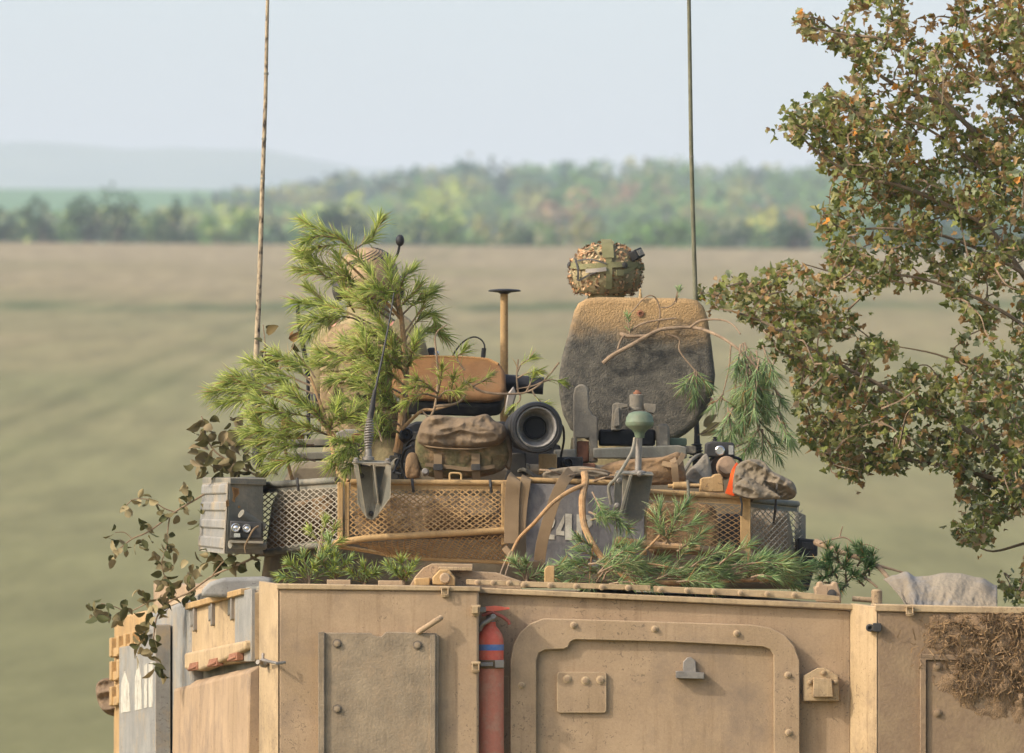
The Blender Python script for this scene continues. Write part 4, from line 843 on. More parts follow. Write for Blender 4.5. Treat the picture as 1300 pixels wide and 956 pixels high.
def strap_mb(pts, wd, th=.003, wv=None):
    """flat webbing along points, wd wide across the picture plane"""
    pts = catmull(pts, 5); mb = MB(); a = []; n = len(pts)
    for i, p in enumerate(pts):
        t = (pts[min(i + 1, n - 1)] - pts[max(i - 1, 0)]).normalized()
        sd_ = t.cross(Vector((0, 1, 0))); sd_ = sd_.normalized() if sd_.length > .05 else Vector((1, 0, 0)); up = sd_.cross(t).normalized()
        a += [p - sd_ * wd / 2 - up * th, p + sd_ * wd / 2 - up * th, p + sd_ * wd / 2 + up * th, p - sd_ * wd / 2 + up * th]
    f = [(4 * i + j, 4 * i + (j + 1) % 4, 4 * i + 4 + (j + 1) % 4, 4 * i + 4 + j) for i in range(n - 1) for j in range(4)]
    mb.add(a, f + [(3, 2, 1, 0), (4 * n - 4, 4 * n - 3, 4 * n - 2, 4 * n - 1)]); return mb

# rucksack stuffed behind the rail
YR = 41.55
rk = thing('rucksack', 'camouflage rucksack stuffed behind the basket rail beside the black sight barrel', 'rucksack', P(588, 606, YR))
cushion([(530, 590), (527, 565), (532, 548), (548, 538), (590, 536), (625, 536), (642, 545), (647, 568), (645, 588), (632, 600), (600, 607), (560, 607), (541, 603)], YR, .13, .16, (6, 8), 3).build('body', CAMO, rk, angle=80)
cushion([(531, 562), (532, 545), (540, 531), (556, 527), (580, 530), (600, 529), (618, 526), (628, 534), (641, 541), (643, 553), (634, 565), (612, 570), (580, 569), (550, 570)], YR - .07, .11, .34, (7, 13), 8).build('lid', DUSTC, rk, angle=80)
cushion([(639, 590), (630, 574), (636, 548), (643, 545), (649, 556), (650, 580), (647, 596)], YR - .02, .07, .2, (8, 8), 4).build('side_pocket', DUSTC, rk, angle=80)
m = MB(); 
for x0, x1, y0, y1 in ((541, 560, 573, 590), (562, 584, 573, 588), (587, 606, 575, 592), (609, 628, 574, 590)): pass
cushion([(540, 590), (540, 575), (560, 572), (560, 587), (558, 594)], YR - .11, .02, .25, (10, 10), 2, rings=8).build('patch_pocket', CAMO, rk, angle=80)
cushion([(586, 594), (586, 576), (610, 574), (625, 578), (620, 594)], YR - .11, .024, .3, (10, 10), 6, rings=8).build('patch_pocket', CAMO, rk, angle=80)
for x in (556, 604):
    strap_mb([P(x, 576, YR - .14), P(x, 592, YR - .15), P(x + 1, 609, YR - .12)], S(11)).build('strap', BROWNT, rk, bevel=.001)
for x in (556, 604):
    m = MB(); m.slab(rpoly(x - 6, 589, x + 6, 597, 2), YR - .165, .012); m.build('buckle', DARK, rk, bevel=.001)
m = MB(); m.tube(catmull([P(534, 561, YR - .10), P(545, 567, YR - .16), P(580, 570, YR - .18), P(612, 569, YR - .165), P(634, 563, YR - .10)], 5), S(1.1), 6); m.build('seam', BROWNT, rk)
strap_mb([P(540, 590, YR - .135), P(570, 593, YR - .15), P(600, 596, YR - .15), P(628, 592, YR - .13)], S(5)).build('strap', BROWNT, rk, bevel=.001)
# small things beside it
o = cushion([(516, 606), (515, 585), (520, 575), (530, 577), (533, 592), (532, 606)], 41.5, .05, .3, (8, 8), 5, rings=8).build('pouch', BROWNC, None, angle=80); tag(o, 'small brown canvas pouch left of the rucksack', 'pouch')
m = MB().lathe(P(540, 600, 41.35), (0, -1, .2), [(S(5), 0), (S(5), .02), (S(3), .03), (0, .03)], 14); o = m.build('round_cap', STEEL); tag(o, 'small round metal cap between pouch and rucksack', 'cap')

# stowed bags seen through the mesh
o = cushion([(346, 690), (345, 655), (362, 640), (395, 634), (422, 628), (426, 660), (420, 686), (385, 692)], 41.92, .07, .6, (6, 8), 12).build('stowed_bag', BROWNC, None, angle=80); tag(o, 'brown bag behind the fine mesh of the left corner basket', 'bag', 'bags stowed inside the baskets')
o = cushion([(460, 682), (458, 640), (500, 628), (560, 630), (620, 632), (636, 650), (634, 682), (540, 684)], 41.5, .12, .3, (4, 7), 14).build('stowed_bag', DUSTC, None, angle=80); tag(o, 'wide dusty bag behind the thick mesh under the rucksack', 'bag', 'bags stowed inside the baskets')
o = cushion([(540, 670), (538, 652), (548, 645), (575, 644), (592, 648), (594, 668), (566, 674)], 41.36, .03, .3, (8, 8), 15, rings=8).build('stowed_bag', BROWNC, None, angle=80); tag(o, 'small ochre bag in front of the wide one behind thick mesh', 'bag', 'bags stowed inside the baskets')
o = cushion([(824, 700), (823, 645), (850, 638), (895, 640), (910, 652), (908, 700), (870, 704)], 41.5, .10, .3, (5, 5), 16).build('stowed_bag', BROWNC, None, angle=80); tag(o, 'brown canvas bag behind the open mesh right of the numbers', 'bag', 'bags stowed inside the baskets')
o = cushion([(955, 700), (955, 655), (975, 648), (1000, 655), (1002, 700)], 41.7, .08, .3, (5, 5), 17).build('stowed_bag', TARP, None, angle=80); tag(o, 'olive brown bag behind the mesh at the right corner', 'bag', 'bags stowed inside the baskets')
o = cushion([(905, 712), (905, 660), (930, 652), (948, 660), (948, 712)], 41.75, .05, .2, (5, 5), 18).build('stowed_case', DARK, None, angle=80); tag(o, 'dark case behind the mesh beside the right corner post', 'case')

o = cushion([(122, 872), (130, 862), (142, 860), (152, 856), (162, 858), (162, 905), (140, 908), (126, 895)], 45.4, .08, .6, (5, 8), 19, ang=.4).build('rolled_net', M('rolled brown net', lin(96, 80, 62), lin(124, 104, 82), scale=14, rough=1, bump=.7, bscale=70), None, angle=80); tag(o, 'rolled brown net lying low against the far end of the left flank', 'net')
# brown roll under the tall hatch
rl = thing('canvas_roll', 'brown canvas roll strapped below the tall hatch lid', 'canvas roll', P(810, 612, 41.5))
cushion([(755, 606), (768, 590), (800, 583), (840, 580), (862, 574), (868, 590), (868, 612), (830, 616), (790, 616), (760, 614)], 41.5, .09, .25, (3, 12), 21).build('roll', BROWNC, rl, angle=80)
strap_mb([P(852, 578, 41.43), P(856, 590, 41.37), P(858, 612, 41.38)], S(9)).build('strap', BROWNT, rl, bevel=.001)
strap_mb([P(840, 588, 41.40), P(858, 590, 41.37), P(868, 576, 41.42)], S(7)).build('strap', BROWNT, rl, bevel=.001)
o = cushion([(866, 616), (872, 600), (884, 588), (896, 576), (902, 590), (902, 614), (885, 620)], 41.65, .06, .45, (9, 4), 23, ang=.6).build('grey_cover', M('grey canvas', lin(112, 104, 90), lin(140, 130, 112), scale=7, rough=1, bump=.5, bscale=240), None, angle=80); tag(o, 'creased grey canvas cover between canvas roll and lens device', 'canvas cover')
# strips of old sacking and twigs on the rail
m = cushion([(690, 600), (712, 594), (742, 592), (772, 598), (768, 606), (735, 604), (715, 610), (694, 610)], 41.3, .03, .6, (6, 20), 31); o = m.build('sacking_strip', TARP, None, angle=80); tag(o, 'torn strip of dirty sacking lying on the rail above the numbers', 'sacking')
# folded tarpaulin, bound to the right corner
tp = thing('folded_tarpaulin', 'olive brown folded tarpaulin tied on the right corner of the baskets', 'tarpaulin', P(972, 632, 41.2))
cushion([(934, 594), (944, 585), (958, 583), (969, 586), (980, 598), (994, 605), (1007, 613), (1011, 626), (1004, 634), (985, 634), (955, 632), (938, 628), (930, 619)], 41.22, .09, .9, (2.6, 13), 41, ang=-.62, rings=26).build('fold', TARP, tp, angle=80)
cushion([(930, 624), (936, 612), (950, 606), (966, 616), (985, 626), (990, 633), (960, 634), (938, 630)], 41.13, .05, .9, (3, 15), 44, ang=-.5, rings=18).build('fold', TARP, tp, angle=80)
strap_mb([P(988, 606, 41.14), P(986, 618, 41.06), P(985, 632, 41.1), P(982, 664, 41.18)], S(2.4), .002).build('cord', DARK, tp)
o = strap_mb([P(939, 591, 41.32), P(934, 600, 41.22), P(931, 612, 41.2), P(926, 628, 41.19)], S(12), .004).build('signal_strap', M('fluorescent orange webbing', lin(255, 106, 40), lin(250, 92, 30), rough=.7, bump=.2, bscale=500)); tag(o, 'fluorescent orange strap beside the folded tarpaulin', 'strap')
# canvas sheet on the roof at the right
def ip(T, u):
    for (a, x), (b, y) in zip(T, T[1:]):
        if u <= b: t = (u - a) / (b - a); t = t * t * (3 - 2 * t); return x + (y - x) * t
    return T[-1][1]
def sheet(u, v):
    px = 1121 + 145 * u + 32 * abs(v) * (1 - u) ** 4; yt = ip([(0, 735), (.1, 730), (.2, 725.5), (.29, 732), (.38, 731), (.55, 727), (.65, 727.5), (.85, 733), (1, 743)], u); yb = 771
    f = abs(v); e = f ** 1.25; py = yt + (yb - yt) * e
    fold = .04 * noise.noise((u * 5, v * .6, 3)) + .022 * noise.noise((u * 12 + v * 2.2, v * 1.1, 8)) + .007 * noise.noise((u * 34, v * 9, 2)) + .006 * noise.noise((u * 60, v * 50, 2))
    return P(px, py, 40.62 + (-.26 if v > 0 else .3) * f ** .8 + fold * (.25 + f))
m = MB(); m.grid(90, 44, lambda u, v: sheet(u, v * 2 - 1)); cs = m.build('canvas_sheet', CANVAS, None, angle=80); so = cs.modifiers.new('thick', 'SOLIDIFY'); so.thickness = .004
tag(cs, 'pale faded canvas sheet heaped on the roof edge at the right', 'canvas sheet')
# webbing straps hanging over the rail
o = strap_mb([P(655, 606, 41.18), P(652, 612, 41.14), P(650, 640, 41.15), P(649, 690, 41.13)], S(19)).build('webbing_strap', BROWNT, None, bevel=.001); tag(o, 'broad brown strap hanging straight down left of the numbered panel', 'strap')
o = strap_mb([P(669, 606, 41.2), P(667, 612, 41.15), P(663, 640, 41.16), P(660, 676, 41.15)], S(14)).build('webbing_strap', BROWNT, None, bevel=.001); tag(o, 'narrower brown strap tapering beside the broad hanging one', 'strap')
o = strap_mb([P(726, 598, 41.2), P(716, 610, 41.12), P(706, 630, 41.1), P(696, 660, 41.09), P(688, 690, 41.1), P(685, 712, 41.12)], S(15)).build('webbing_strap', BROWNT, None, bevel=.001); tag(o, 'brown strap slanting across the front of the numbered panel', 'strap')
o = strap_mb([P(640, 695, 41.05), P(652, 708, 41.03), P(668, 716, 41.05), P(684, 716, 41.08), P(690, 712, 41.1)], S(8)).build('webbing_strap', BROWNT, None, bevel=.001); tag(o, 'loose strap end drooping under the numbered panel', 'strap')

# ------------------------------------------------------------------ fire extinguisher
fx = thing('fire_extinguisher', 'dusty red fire extinguisher clamped between left bin and rear door', 'fire extinguisher', P(622, 900, 39.830))
RED = M('dusty red paint', lin(206, 80, 56), lin(214, 108, 82), scale=8, rough=.55, bump=.1, dirt=lin(182, 140, 112), dscale=9, damt=.9, spec=.3)
REDD = M('very dusty red paint', lin(184, 132, 106), lin(196, 98, 74), scale=14, rough=.8, bump=.2, dirt=lin(178, 144, 116), dscale=14, damt=.9)
BLUEB = M('blue band', lin(66, 104, 164), lin(120, 136, 160), scale=12, rough=.6, bump=0, dirt=lin(168, 150, 134), dscale=9, damt=.5)
ex = P(622.5, 900, 39.830); up = Vector((0, 0, 1)); r_ = S(17)
zz = lambda y: S(900 - y)
MB().lathe(ex, up, [(r_ * .9, zz(980)), (r_, zz(976)), (r_, zz(818)), (r_ * .97, zz(811)), (r_ * .85, zz(805)), (r_ * .62, zz(799)), (r_ * .42, zz(795)), (r_ * .4, zz(790)), (0, zz(790))], 32).build('cylinder', RED, fx)
MB().lathe(ex, up, [(r_ * 1.012, zz(826)), (r_ * 1.012, zz(818.5))], 32).build('colour_band', BLUEB, fx)
MB().lathe(ex, up, [(r_ * 1.01, zz(970)), (r_ * 1.01, zz(849))], 32).build('lower_sleeve', REDD, fx)
m = MB(); m.lathe(ex, up, [(S(6), zz(795)), (S(7), zz(792)), (S(5), zz(788)), (S(5), zz(780)), (S(7), zz(778)), (S(7), zz(772)), (0, zz(772))], 16); m.build('valve', STEEL, fx)
m = MB(); m.tube([P(612, 781, 39.800), P(625, 777, 39.790), P(638, 783, 39.790), P(646, 789, 39.790), P(647, 793, 39.790)], S(2.2), 8); m.build('carry_handle', M('faded dark red', lin(140, 62, 52), lin(150, 84, 66), rough=.6), fx, bevel=0)
m = MB(); m.slab([(614, 776), (616, 770), (628, 769), (647, 771.5), (647, 773.5), (630, 776)], 39.785, .03); m.build('lever', RED, fx, bevel=.002)
m = MB(); m.slab([(599, 779), (599, 770), (607, 770), (607, 779)], 39.665, .034); m.build('pin_tag', PALE, fx, bevel=.002)
m = MB(); m.slab([(608, 777), (608, 771), (617, 771), (617, 777)], 39.780, .03); m.build('pin', STEEL, fx, bevel=.002)
m = MB(); m.tube(catmull([P(609, 800, 39.790), P(612, 793, 39.780), P(620, 788, 39.780), P(626, 784, 39.780)], 5), S(3), 10); m.build('hose', STEEL, fx)
m = MB(); m.lathe(ex, up, [(r_ * 1.02, zz(849)), (r_ * 1.07, zz(848.5)), (r_ * 1.07, zz(838.5)), (r_ * 1.02, zz(838))], 32); m.build('clamp', BROWNT, fx)
m = MB(); m.slab([(628, 848), (628, 838), (640, 838), (640, 848)], 39.760, .05); m.slab([(610, 846), (610, 841), (626, 841), (626, 846)], 39.758, .02); m.build('clamp_buckle', STEEL, fx, bevel=.003)
m = MB(); m.lathe(P(626, 783, 39.78), (.1, -1, .1), [(S(3.6), 0), (S(3.6), .008), (S(2.8), .01), (0, .009)], 14); m.build('gauge', STEEL, fx)
m = MB(); m.slab([(600, 900), (600, 858), (646, 858), (646, 900)], 39.895, .012); m.build('back_plate', TAN, fx)

# ------------------------------------------------------------------ the two crew
SKIN = M('skin', lin(196, 138, 114), lin(208, 150, 124), rough=.6, bump=.1, bscale=300)
CLOTH = M('camouflage uniform', lin(126, 114, 84), lin(166, 144, 108), lin(140, 128, 92), scale=12, rough=.95, bump=.7, bdist=.006, bscale=75, dirt=lin(104, 88, 64), dscale=10, damt=.7)
VEST = M('sand load vest', lin(112, 94, 66), lin(150, 126, 94), lin(134, 112, 80), scale=22, rough=.95, bump=.7, bdist=.006, bscale=75, dirt=lin(108, 96, 66), dscale=12, damt=.8)
VSTRAP = M('vest webbing', lin(126, 108, 78), lin(150, 128, 96), scale=18, rough=.95, bump=.5, bscale=120, dirt=lin(98, 90, 62), dscale=12, damt=.8)
HAIR = M('short dark hair', lin(58, 44, 34), rough=.9)
OLIVE = M('olive webbing', lin(106, 102, 68), lin(126, 120, 84), scale=12, rough=.95, bump=.4, bscale=400)
def person(label, loc, yaw, arm=0):
    """figure from its pelvis: one skinned body grown along joints, facing local +Y"""
    t = thing('person', label, 'person', loc); t.rotation_euler = (0, 0, yaw)
    J = []; E = []; Rd = []
    def j(p, r, parent=None):
        J.append(p); Rd.append(r)
        if parent is not None: E.append((parent, len(J) - 1))
        return len(J) - 1
    pel = j((0, 0, 0), .145); sp = j((0, .01, .20), .125, pel); ch = j((0, .0, .40), .145, sp); nb = j((0, -.015, .55), .075, ch); nk = j((0, .0, .60), .06, nb)
    hl = j((0, .025, .645), .07, nk); hm_ = j((0, .015, .725), .086, hl); ht = j((0, .005, .775), .074, hm_)
    for s_ in (-1, 1):
        sh_ = j((s_ * .185, -.01, .50), .065, ch); el = j((s_ * .25, .05 + .02 * arm, .23), .046, sh_); wr_ = j((s_ * .20, .28, .20), .03, el); pm = j((s_ * .19, .34, .195), .036, wr_); 
        kn = j((s_ * .188, .375, .195), .034, pm)
        for q, ln in ((-.028, .06), (-.009, .072), (.010, .067), (.028, .05)):
            a = j((s_ * .188 + q, .40, .193), .0095, kn); b = j((s_ * .188 + q * 1.1, .40 + ln * .55, .183), .009, a); j((s_ * .188 + q * 1.1, .40 + ln * .85, .160), .008, b)
        th = j((s_ * .188 - s_ * .03, .35, .188), .012, pm); th2 = j((s_ * .188 - s_ * .05, .385, .182), .01, th); j((s_ * .188 - s_ * .052, .41, .178), .009, th2)
        hp = j((s_ * .095, 0, -.06), .105, pel); kn_ = j((s_ * .11, .03, -.46), .068, hp); an = j((s_ * .11, -.01, -.86), .045, kn_); he = j((s_ * .115, .04, -.92), .042, an); j((s_ * .12, .15, -.935), .035, he)
    me = bpy.data.meshes.new('body'); me.from_pydata(J, E, []); o = bpy.data.objects.new('body', me); COL.objects.link(o); o.parent = t
    o.modifiers.new('skin', 'SKIN').use_smooth_shade = True
    for v, r in zip(me.skin_vertices[0].data, Rd): v.radius = (r, r * (.82 if r > .1 else 1))
    me.skin_vertices[0].data[0].use_root = True
    sb_ = o.modifiers.new('sub', 'SUBSURF'); sb_.levels = sb_.render_levels = 1
    me.materials.append(SKIN)
    def sub(name, mb, mat, par=t, **k):
        me = mb.build(name, mat, None, **k); me.parent = par; return me
    # face: nose, eyes, mouth, ears
    m = MB(); m.ellipsoid((0, .115, .755), (.014, .022, .026), 10, 8)
    for s_ in (-1, 1): m.ellipsoid((s_ * .098, .0, .755), (.014, .026, .036), 10, 8)
    m.ellipsoid((0, .093, .712), (.026, .014, .009), 10, 6); sub('face', m, SKIN).location.z = -.045
    m = MB()
    for s_ in (-1, 1): m.ellipsoid((s_ * .034, .093, .782), (.013, .011, .009), 10, 8)
    sub('eyes', m, BLACK).location.z = -.045
    # jacket: torso and sleeves over the body; trousers
    def ell(z, rx, ry, y=0, n=24): return [Vector((rx * math.cos(2 * math.pi * i / n), y + ry * math.sin(2 * math.pi * i / n), z)) for i in range(n)]
    def loft(rings, wob=.0):
        mb = MB(); n = len(rings[0]); mb.add([p * (1 + wob * noise.noise(p * 14)) for r in rings for p in r], [(k * n + i, k * n + (i + 1) % n, (k + 1) * n + (i + 1) % n, (k + 1) * n + i) for k in range(len(rings) - 1) for i in range(n)]); return mb
    m = loft([ell(z, a, b) for z, a, b in ((-.1, .17, .135), (.0, .18, .14), (.1, .172, .135), (.2, .172, .135), (.3, .185, .145), (.4, .2, .15), (.47, .2, .14), (.53, .15, .115), (.57, .105, .095), (.63, .092, .09), (.645, .08, .078))], .03)
    for s_ in (-1, 1): m.tube(catmull([(s_ * .14, -.01, .5), (s_ * .20, 0, .46), (s_ * .235, .02, .36), (s_ * .255, .055, .235), (s_ * .235, .16, .21), (s_ * .205, .265, .2)], 4), [.085, .082, .078, .072, .07, .068, .066, .064, .062, .062, .062, .06, .056, .054, .05, .05, .048, .046, .045, .044, .044], 14)
    sub('jacket', m, CLOTH, angle=70)
    m = MB()
    for s_ in (-1, 1): m.tube([(s_ * .085, 0, .0), (s_ * .1, .0, -.1), (s_ * .11, .03, -.46), (s_ * .11, -.01, -.84)], [.12, .125, .09, .065], 14)
    sub('trousers', m, CLOTH, angle=70)
    return t, sub, loft, ell
def helmet(sub, c, r, mat):
    m = MB(); m.ellipsoid(c, r, 32, 16, lambda d: .03 * noise.noise(d * 6) + (.05 if d.y < -.3 and d.z < .1 else 0), 0, .74); m.ellipsoid((c[0], c[1], c[2] - .002), (r[0] * .94, r[1] * .94, r[2] * .94), 24, 12, None, 0, .74)
    return sub('helmet', m, mat, angle=60)
# right crewman: only the helmet shows above the tall hatch lid
hc = P(769, 347, 43.0)
t, sub, loft, ell = person('person behind the tall hatch wearing a helmet covered in brown scrim', (hc.x, hc.y, hc.z - .755), R(-64))
h = helmet(sub, (0, 0, .80), (.163, .175, .135), CLOTH); h.rotation_euler = (0, 0, R(70)); h.location.z = -.045
SCRIM = M('scrim scraps', (1, 1, 1), attr=True, rough=1, bump=0)
m = MB(); rq = random.Random(21)
cols = [lin(192, 150, 108), lin(170, 128, 88), lin(146, 108, 74), lin(206, 172, 132), lin(120, 92, 64), lin(128, 118, 78), lin(96, 74, 54), lin(182, 142, 102)]
for i in range(1500):
    d = Vector((rq.gauss(0, 1), rq.gauss(0, 1), rq.gauss(0, 1))).normalized()
    if d.z < -.7 or (d.z < .12 and d.z > -.08 and rq.random() < .75): continue
    p = Vector((d.x * .167, d.y * .18, .80 + d.z * .139)); u = Vector((rq.gauss(0, 1), rq.gauss(0, 1), rq.gauss(0, 1))); u = (u - d * u.dot(d) * .6).normalized(); v = d.cross(u).normalized()
    a, b = rq.uniform(.006, .013), rq.uniform(.004, .008); q = rq.choice(cols); k = rq.uniform(.7, 1.15); m.col = (q[0] * k, q[1] * k, q[2] * k, 1)
    lift = d * rq.uniform(.004, .014)
    m.add([p - u * a, p + v * b + lift * .5, p + u * a + lift, p - v * b + lift * .5], [(0, 1, 2), (0, 2, 3)])
o = sub('scrim', m, SCRIM, h); o['kind'] = 'stuff'
def onhelm(a, e, off=.012):   # a: degrees right of the back of the head, e: degrees up
    x, y, z = math.sin(R(a)) * math.cos(R(e)), -math.cos(R(a)) * math.cos(R(e)), math.sin(R(e))
    return Vector((x * (.163 + off), y * (.175 + off), .80 + z * (.135 + off)))
def band(name, pts, wd, mat, off=.016, th=.003):
    q = [onhelm(a, e, off) for a, e in pts]; q = catmull(q, 4); mb = MB(); vs_ = []; c = Vector((0, 0, .8)); n = len(q)
    for i, p in enumerate(q):
        tt = (q[min(i + 1, n - 1)] - q[max(i - 1, 0)]).normalized(); nn = (p - c).normalized(); sd_ = tt.cross(nn).normalized()
        vs_ += [p - sd_ * wd / 2, p + sd_ * wd / 2, p + sd_ * wd / 2 + nn * th, p - sd_ * wd / 2 + nn * th]
    mb.add(vs_, [(4 * i + k, 4 * i + (k + 1) % 4, 4 * i + 4 + (k + 1) % 4, 4 * i + 4 + k) for i in range(n - 1) for k in range(4)] + [(3, 2, 1, 0), (4 * n - 4, 4 * n - 3, 4 * n - 2, 4 * n - 1)])
    return sub(name, mb, mat, h)
band('strap', [(-3, 82), (-3, 55), (-3, 25)], .052, OLIVE, .018); band('strap', [(-2, 28), (-2, 0), (-2, -30)], .028, OLIVE, .016)
band('strap', [(-80, 14), (-45, 10), (-5, 12), (30, 14), (75, 10)], .026, OLIVE, .012, .006); band('strap', [(6, -2), (25, 2), (50, 16)], .022, OLIVE, .014)
band('strap', [(-62, 24), (-50, 5), (-52, -14)], .010, DARK, .02); band('strap', [(-55, 20), (-30, 22), (-6, 14)], .006, DARK, .02); band('buckle', [(-36, 2), (-20, 3), (-6, 5)], .018, STEEL, .02, .006); band('buckle', [(8, -1), (18, -1)], .026, OLIVE, .02, .008); band('strap', [(-50, -14), (-30, -4), (-20, 0)], .008, DARK, .02)
m = MB(); b0 = onhelm(50, 30, .03); u = Vector((math.cos(R(50)), math.sin(R(50)), .25)).normalized(); n_ = (b0 - Vector((0, 0, .8))).normalized(); v = n_.cross(u).normalized()
def orient_box(m, c, u, v, n_, a, b, d): m.hexa([c - u * a - v * b, c + u * a - v * b, c + u * a + v * b, c - u * a + v * b], [c - u * a - v * b + n_ * d, c + u * a - v * b + n_ * d, c + u * a + v * b + n_ * d, c - u * a + v * b + n_ * d])
orient_box(m, b0 - n_ * .02, u, v, n_, .03, .022, .04); lb_ = sub('strobe', m, BLACK, h, bevel=.004)
m = MB(); orient_box(m, b0 + n_ * .021, u, v, n_, .02, .014, .002); m.lathe(b0 + n_ * .0225, n_, [(.009, 0), (.008, .002), (0, .002)], 14); sub('strobe_face', m, BLUEG, h)
for a, e in ((22, 12), (-78, 14)):
    m = MB(); c = onhelm(a, e, .012); n_ = (c - Vector((0, 0, .8))).normalized(); m.lathe(c, n_, [(.014, 0), (.014, .01), (.008, .013), (0, .013)], 16); sub('dial', m, DARK, h)
m = MB(); m.ellipsoid((0, -.02, .70), (.085, .10, .06), 20, 10, None, .2, .8); sub('ear_guard', m, CLOTH, h)

# left crewman: back view behind the pine, head turned left
hc = P(478, 352, 43.0)
t, sub, loft, ell = person('person in sand load vest and covered helmet standing behind upright pine branch', (hc.x - .04, hc.y, hc.z - .745), R(-24), 1)
HC = M('tan helmet cover', lin(176, 146, 112), lin(192, 160, 124), lin(150, 124, 92), scale=11, rough=.95, bump=.7, bdist=.006, bscale=75, dirt=lin(110, 108, 76), dscale=14, damt=.8)
h = helmet(sub, (.0, .01, .79), (.145, .165, .135), HC); h.rotation_euler = (0, 0, R(40)); h.location.z = -.045
m = MB()
for k in range(7):   # creases of the cover, their shade put in as dark cords
    a0 = -1.2 + k * .35; pts = [Vector((.148 * math.sin(a0 + .25 * s_) * math.cos(R(20 + 9 * k * .4 + 8 * s_)), -.168 * math.cos(a0 + .25 * s_) * math.cos(R(20 + 9 * k * .4 + 8 * s_)), .79 + .139 * math.sin(R(20 + 9 * k * .4 + 8 * s_)))) for s_ in range(6)]
    m.tube(pts, [.004, .003, .002, .002, .002, .001], 6)
sub('crease_shade', m, DARK, h)
m = loft([ell(z, a, b, -.01) for z, a, b in ((.02, .19, .165), (.1, .196, .17), (.2, .197, .172), (.3, .206, .178), (.4, .212, .18), (.47, .2, .165), (.515, .165, .14), (.53, .12, .11))], .03)
vst = sub('load_vest', m, VEST, angle=70)
for z in (.06, .115, .17, .225, .28, .335, .39, .44):
    k = .207 if z > .25 else .2
    rw = [ell(z - .017, k, .178, -.012), ell(z - .016, k + .010, .189, -.012), ell(z + .016, k + .010, .189, -.012), ell(z + .017, k, .178, -.012)]
    sub('vest_strap', loft(rw, .03), VSTRAP, vst, angle=40)
for px_, pz in ((-.09, .2), (.02, .16), (.1, .3)):
    m = MB(); c_ = Vector((px_, -.205, pz)); orient_box(m, c_, Vector((1, 0, 0)), Vector((0, 0, 1)), Vector((0, -1, 0)), .04, .06, .04); m2 = sub('vest_pouch', m, VEST, vst, bevel=.012)
m = MB(); m.tube(catmull([(.10, -.08, .86), (.115, -.10, .90), (.12, -.11, .935)], 4), .006, 8); m.ellipsoid((.122, -.11, .955), (.02, .02, .027), 16, 12); sub('microphone', m, BLACK, h)
m = MB(); m.ellipsoid((.14, .02, .74), (.035, .06, .07), 16, 12); m.ellipsoid((-.13, .02, .74), (.03, .05, .06), 16, 12); sub('headset', m, DARK, h)
m = MB(); orient_box(m, Vector((-.19, -.09, .16)), Vector((.8, -.6, 0)), Vector((0, 0, 1)), Vector((-.6, -.8, 0)), .035, .055, .05); sub('radio', m, DARK, vst, bevel=.006)
# cables, hoses and small fittings crowded on the turret roof
for k, pts in enumerate([[(500, 600), (508, 580), (520, 562), (530, 560), (534, 575), (528, 600)], [(516, 610), (510, 590), (514, 572), (524, 566)], [(652, 606), (664, 596), (684, 606), (700, 596), (722, 604)], [(700, 570), (694, 560), (712, 540), (716, 556), (712, 580)], [(742, 604), (760, 596), (786, 600), (806, 592)], [(868, 600), (878, 584), (890, 578), (896, 590), (892, 606)], [(430, 600), (452, 590), (480, 596), (510, 602)], [(930, 580), (940, 584), (944, 596), (938, 606)]]):
    m = MB(); m.tube(catmull([P(x, y, 41.75 + .12 * math.sin(k + i)) for i, (x, y) in enumerate(pts)], 6), S(1.6 + .5 * (k % 3)), 8); part('cable', m, (DARK, BLACK, GREY)[k % 3])
for k, (x, y, r, dY, mt) in enumerate([(511, 556, 9, .0, BLACK), (520, 585, 6, -.1, DARK), (500, 592, 7, .1, GREY), (715, 592, 7, .0, DARK), (676, 612, 5, .1, STEEL)]):
    m = MB(); m.lathe(P(x, y, 41.9 + dY), (.2, -1, .15), [(S(r), 0), (S(r), .1), (S(r * .8), .11), (S(r * .75), .09), (S(r * .3), .09), (0, .1)], 16); part('connector', m, mt)
for x0, y0, x1, y1, Y, mt in ((494, 578, 506, 612, 41.95, DARK), (520, 548, 534, 566, 42.1, DARK), (655, 588, 672, 604, 42.0, GREY), (722, 588, 756, 600, 41.95, RUST), (745, 596, 762, 612, 41.7, GREY), (868, 566, 884, 576, 42.2, CAST), (850, 556, 872, 566, 42.3, GREENP)):
    m = MB(); m.slab(rpoly(x0, y0, x1, y1, 2.5), Y, .15); part('fitting', m, mt, bevel=.004)
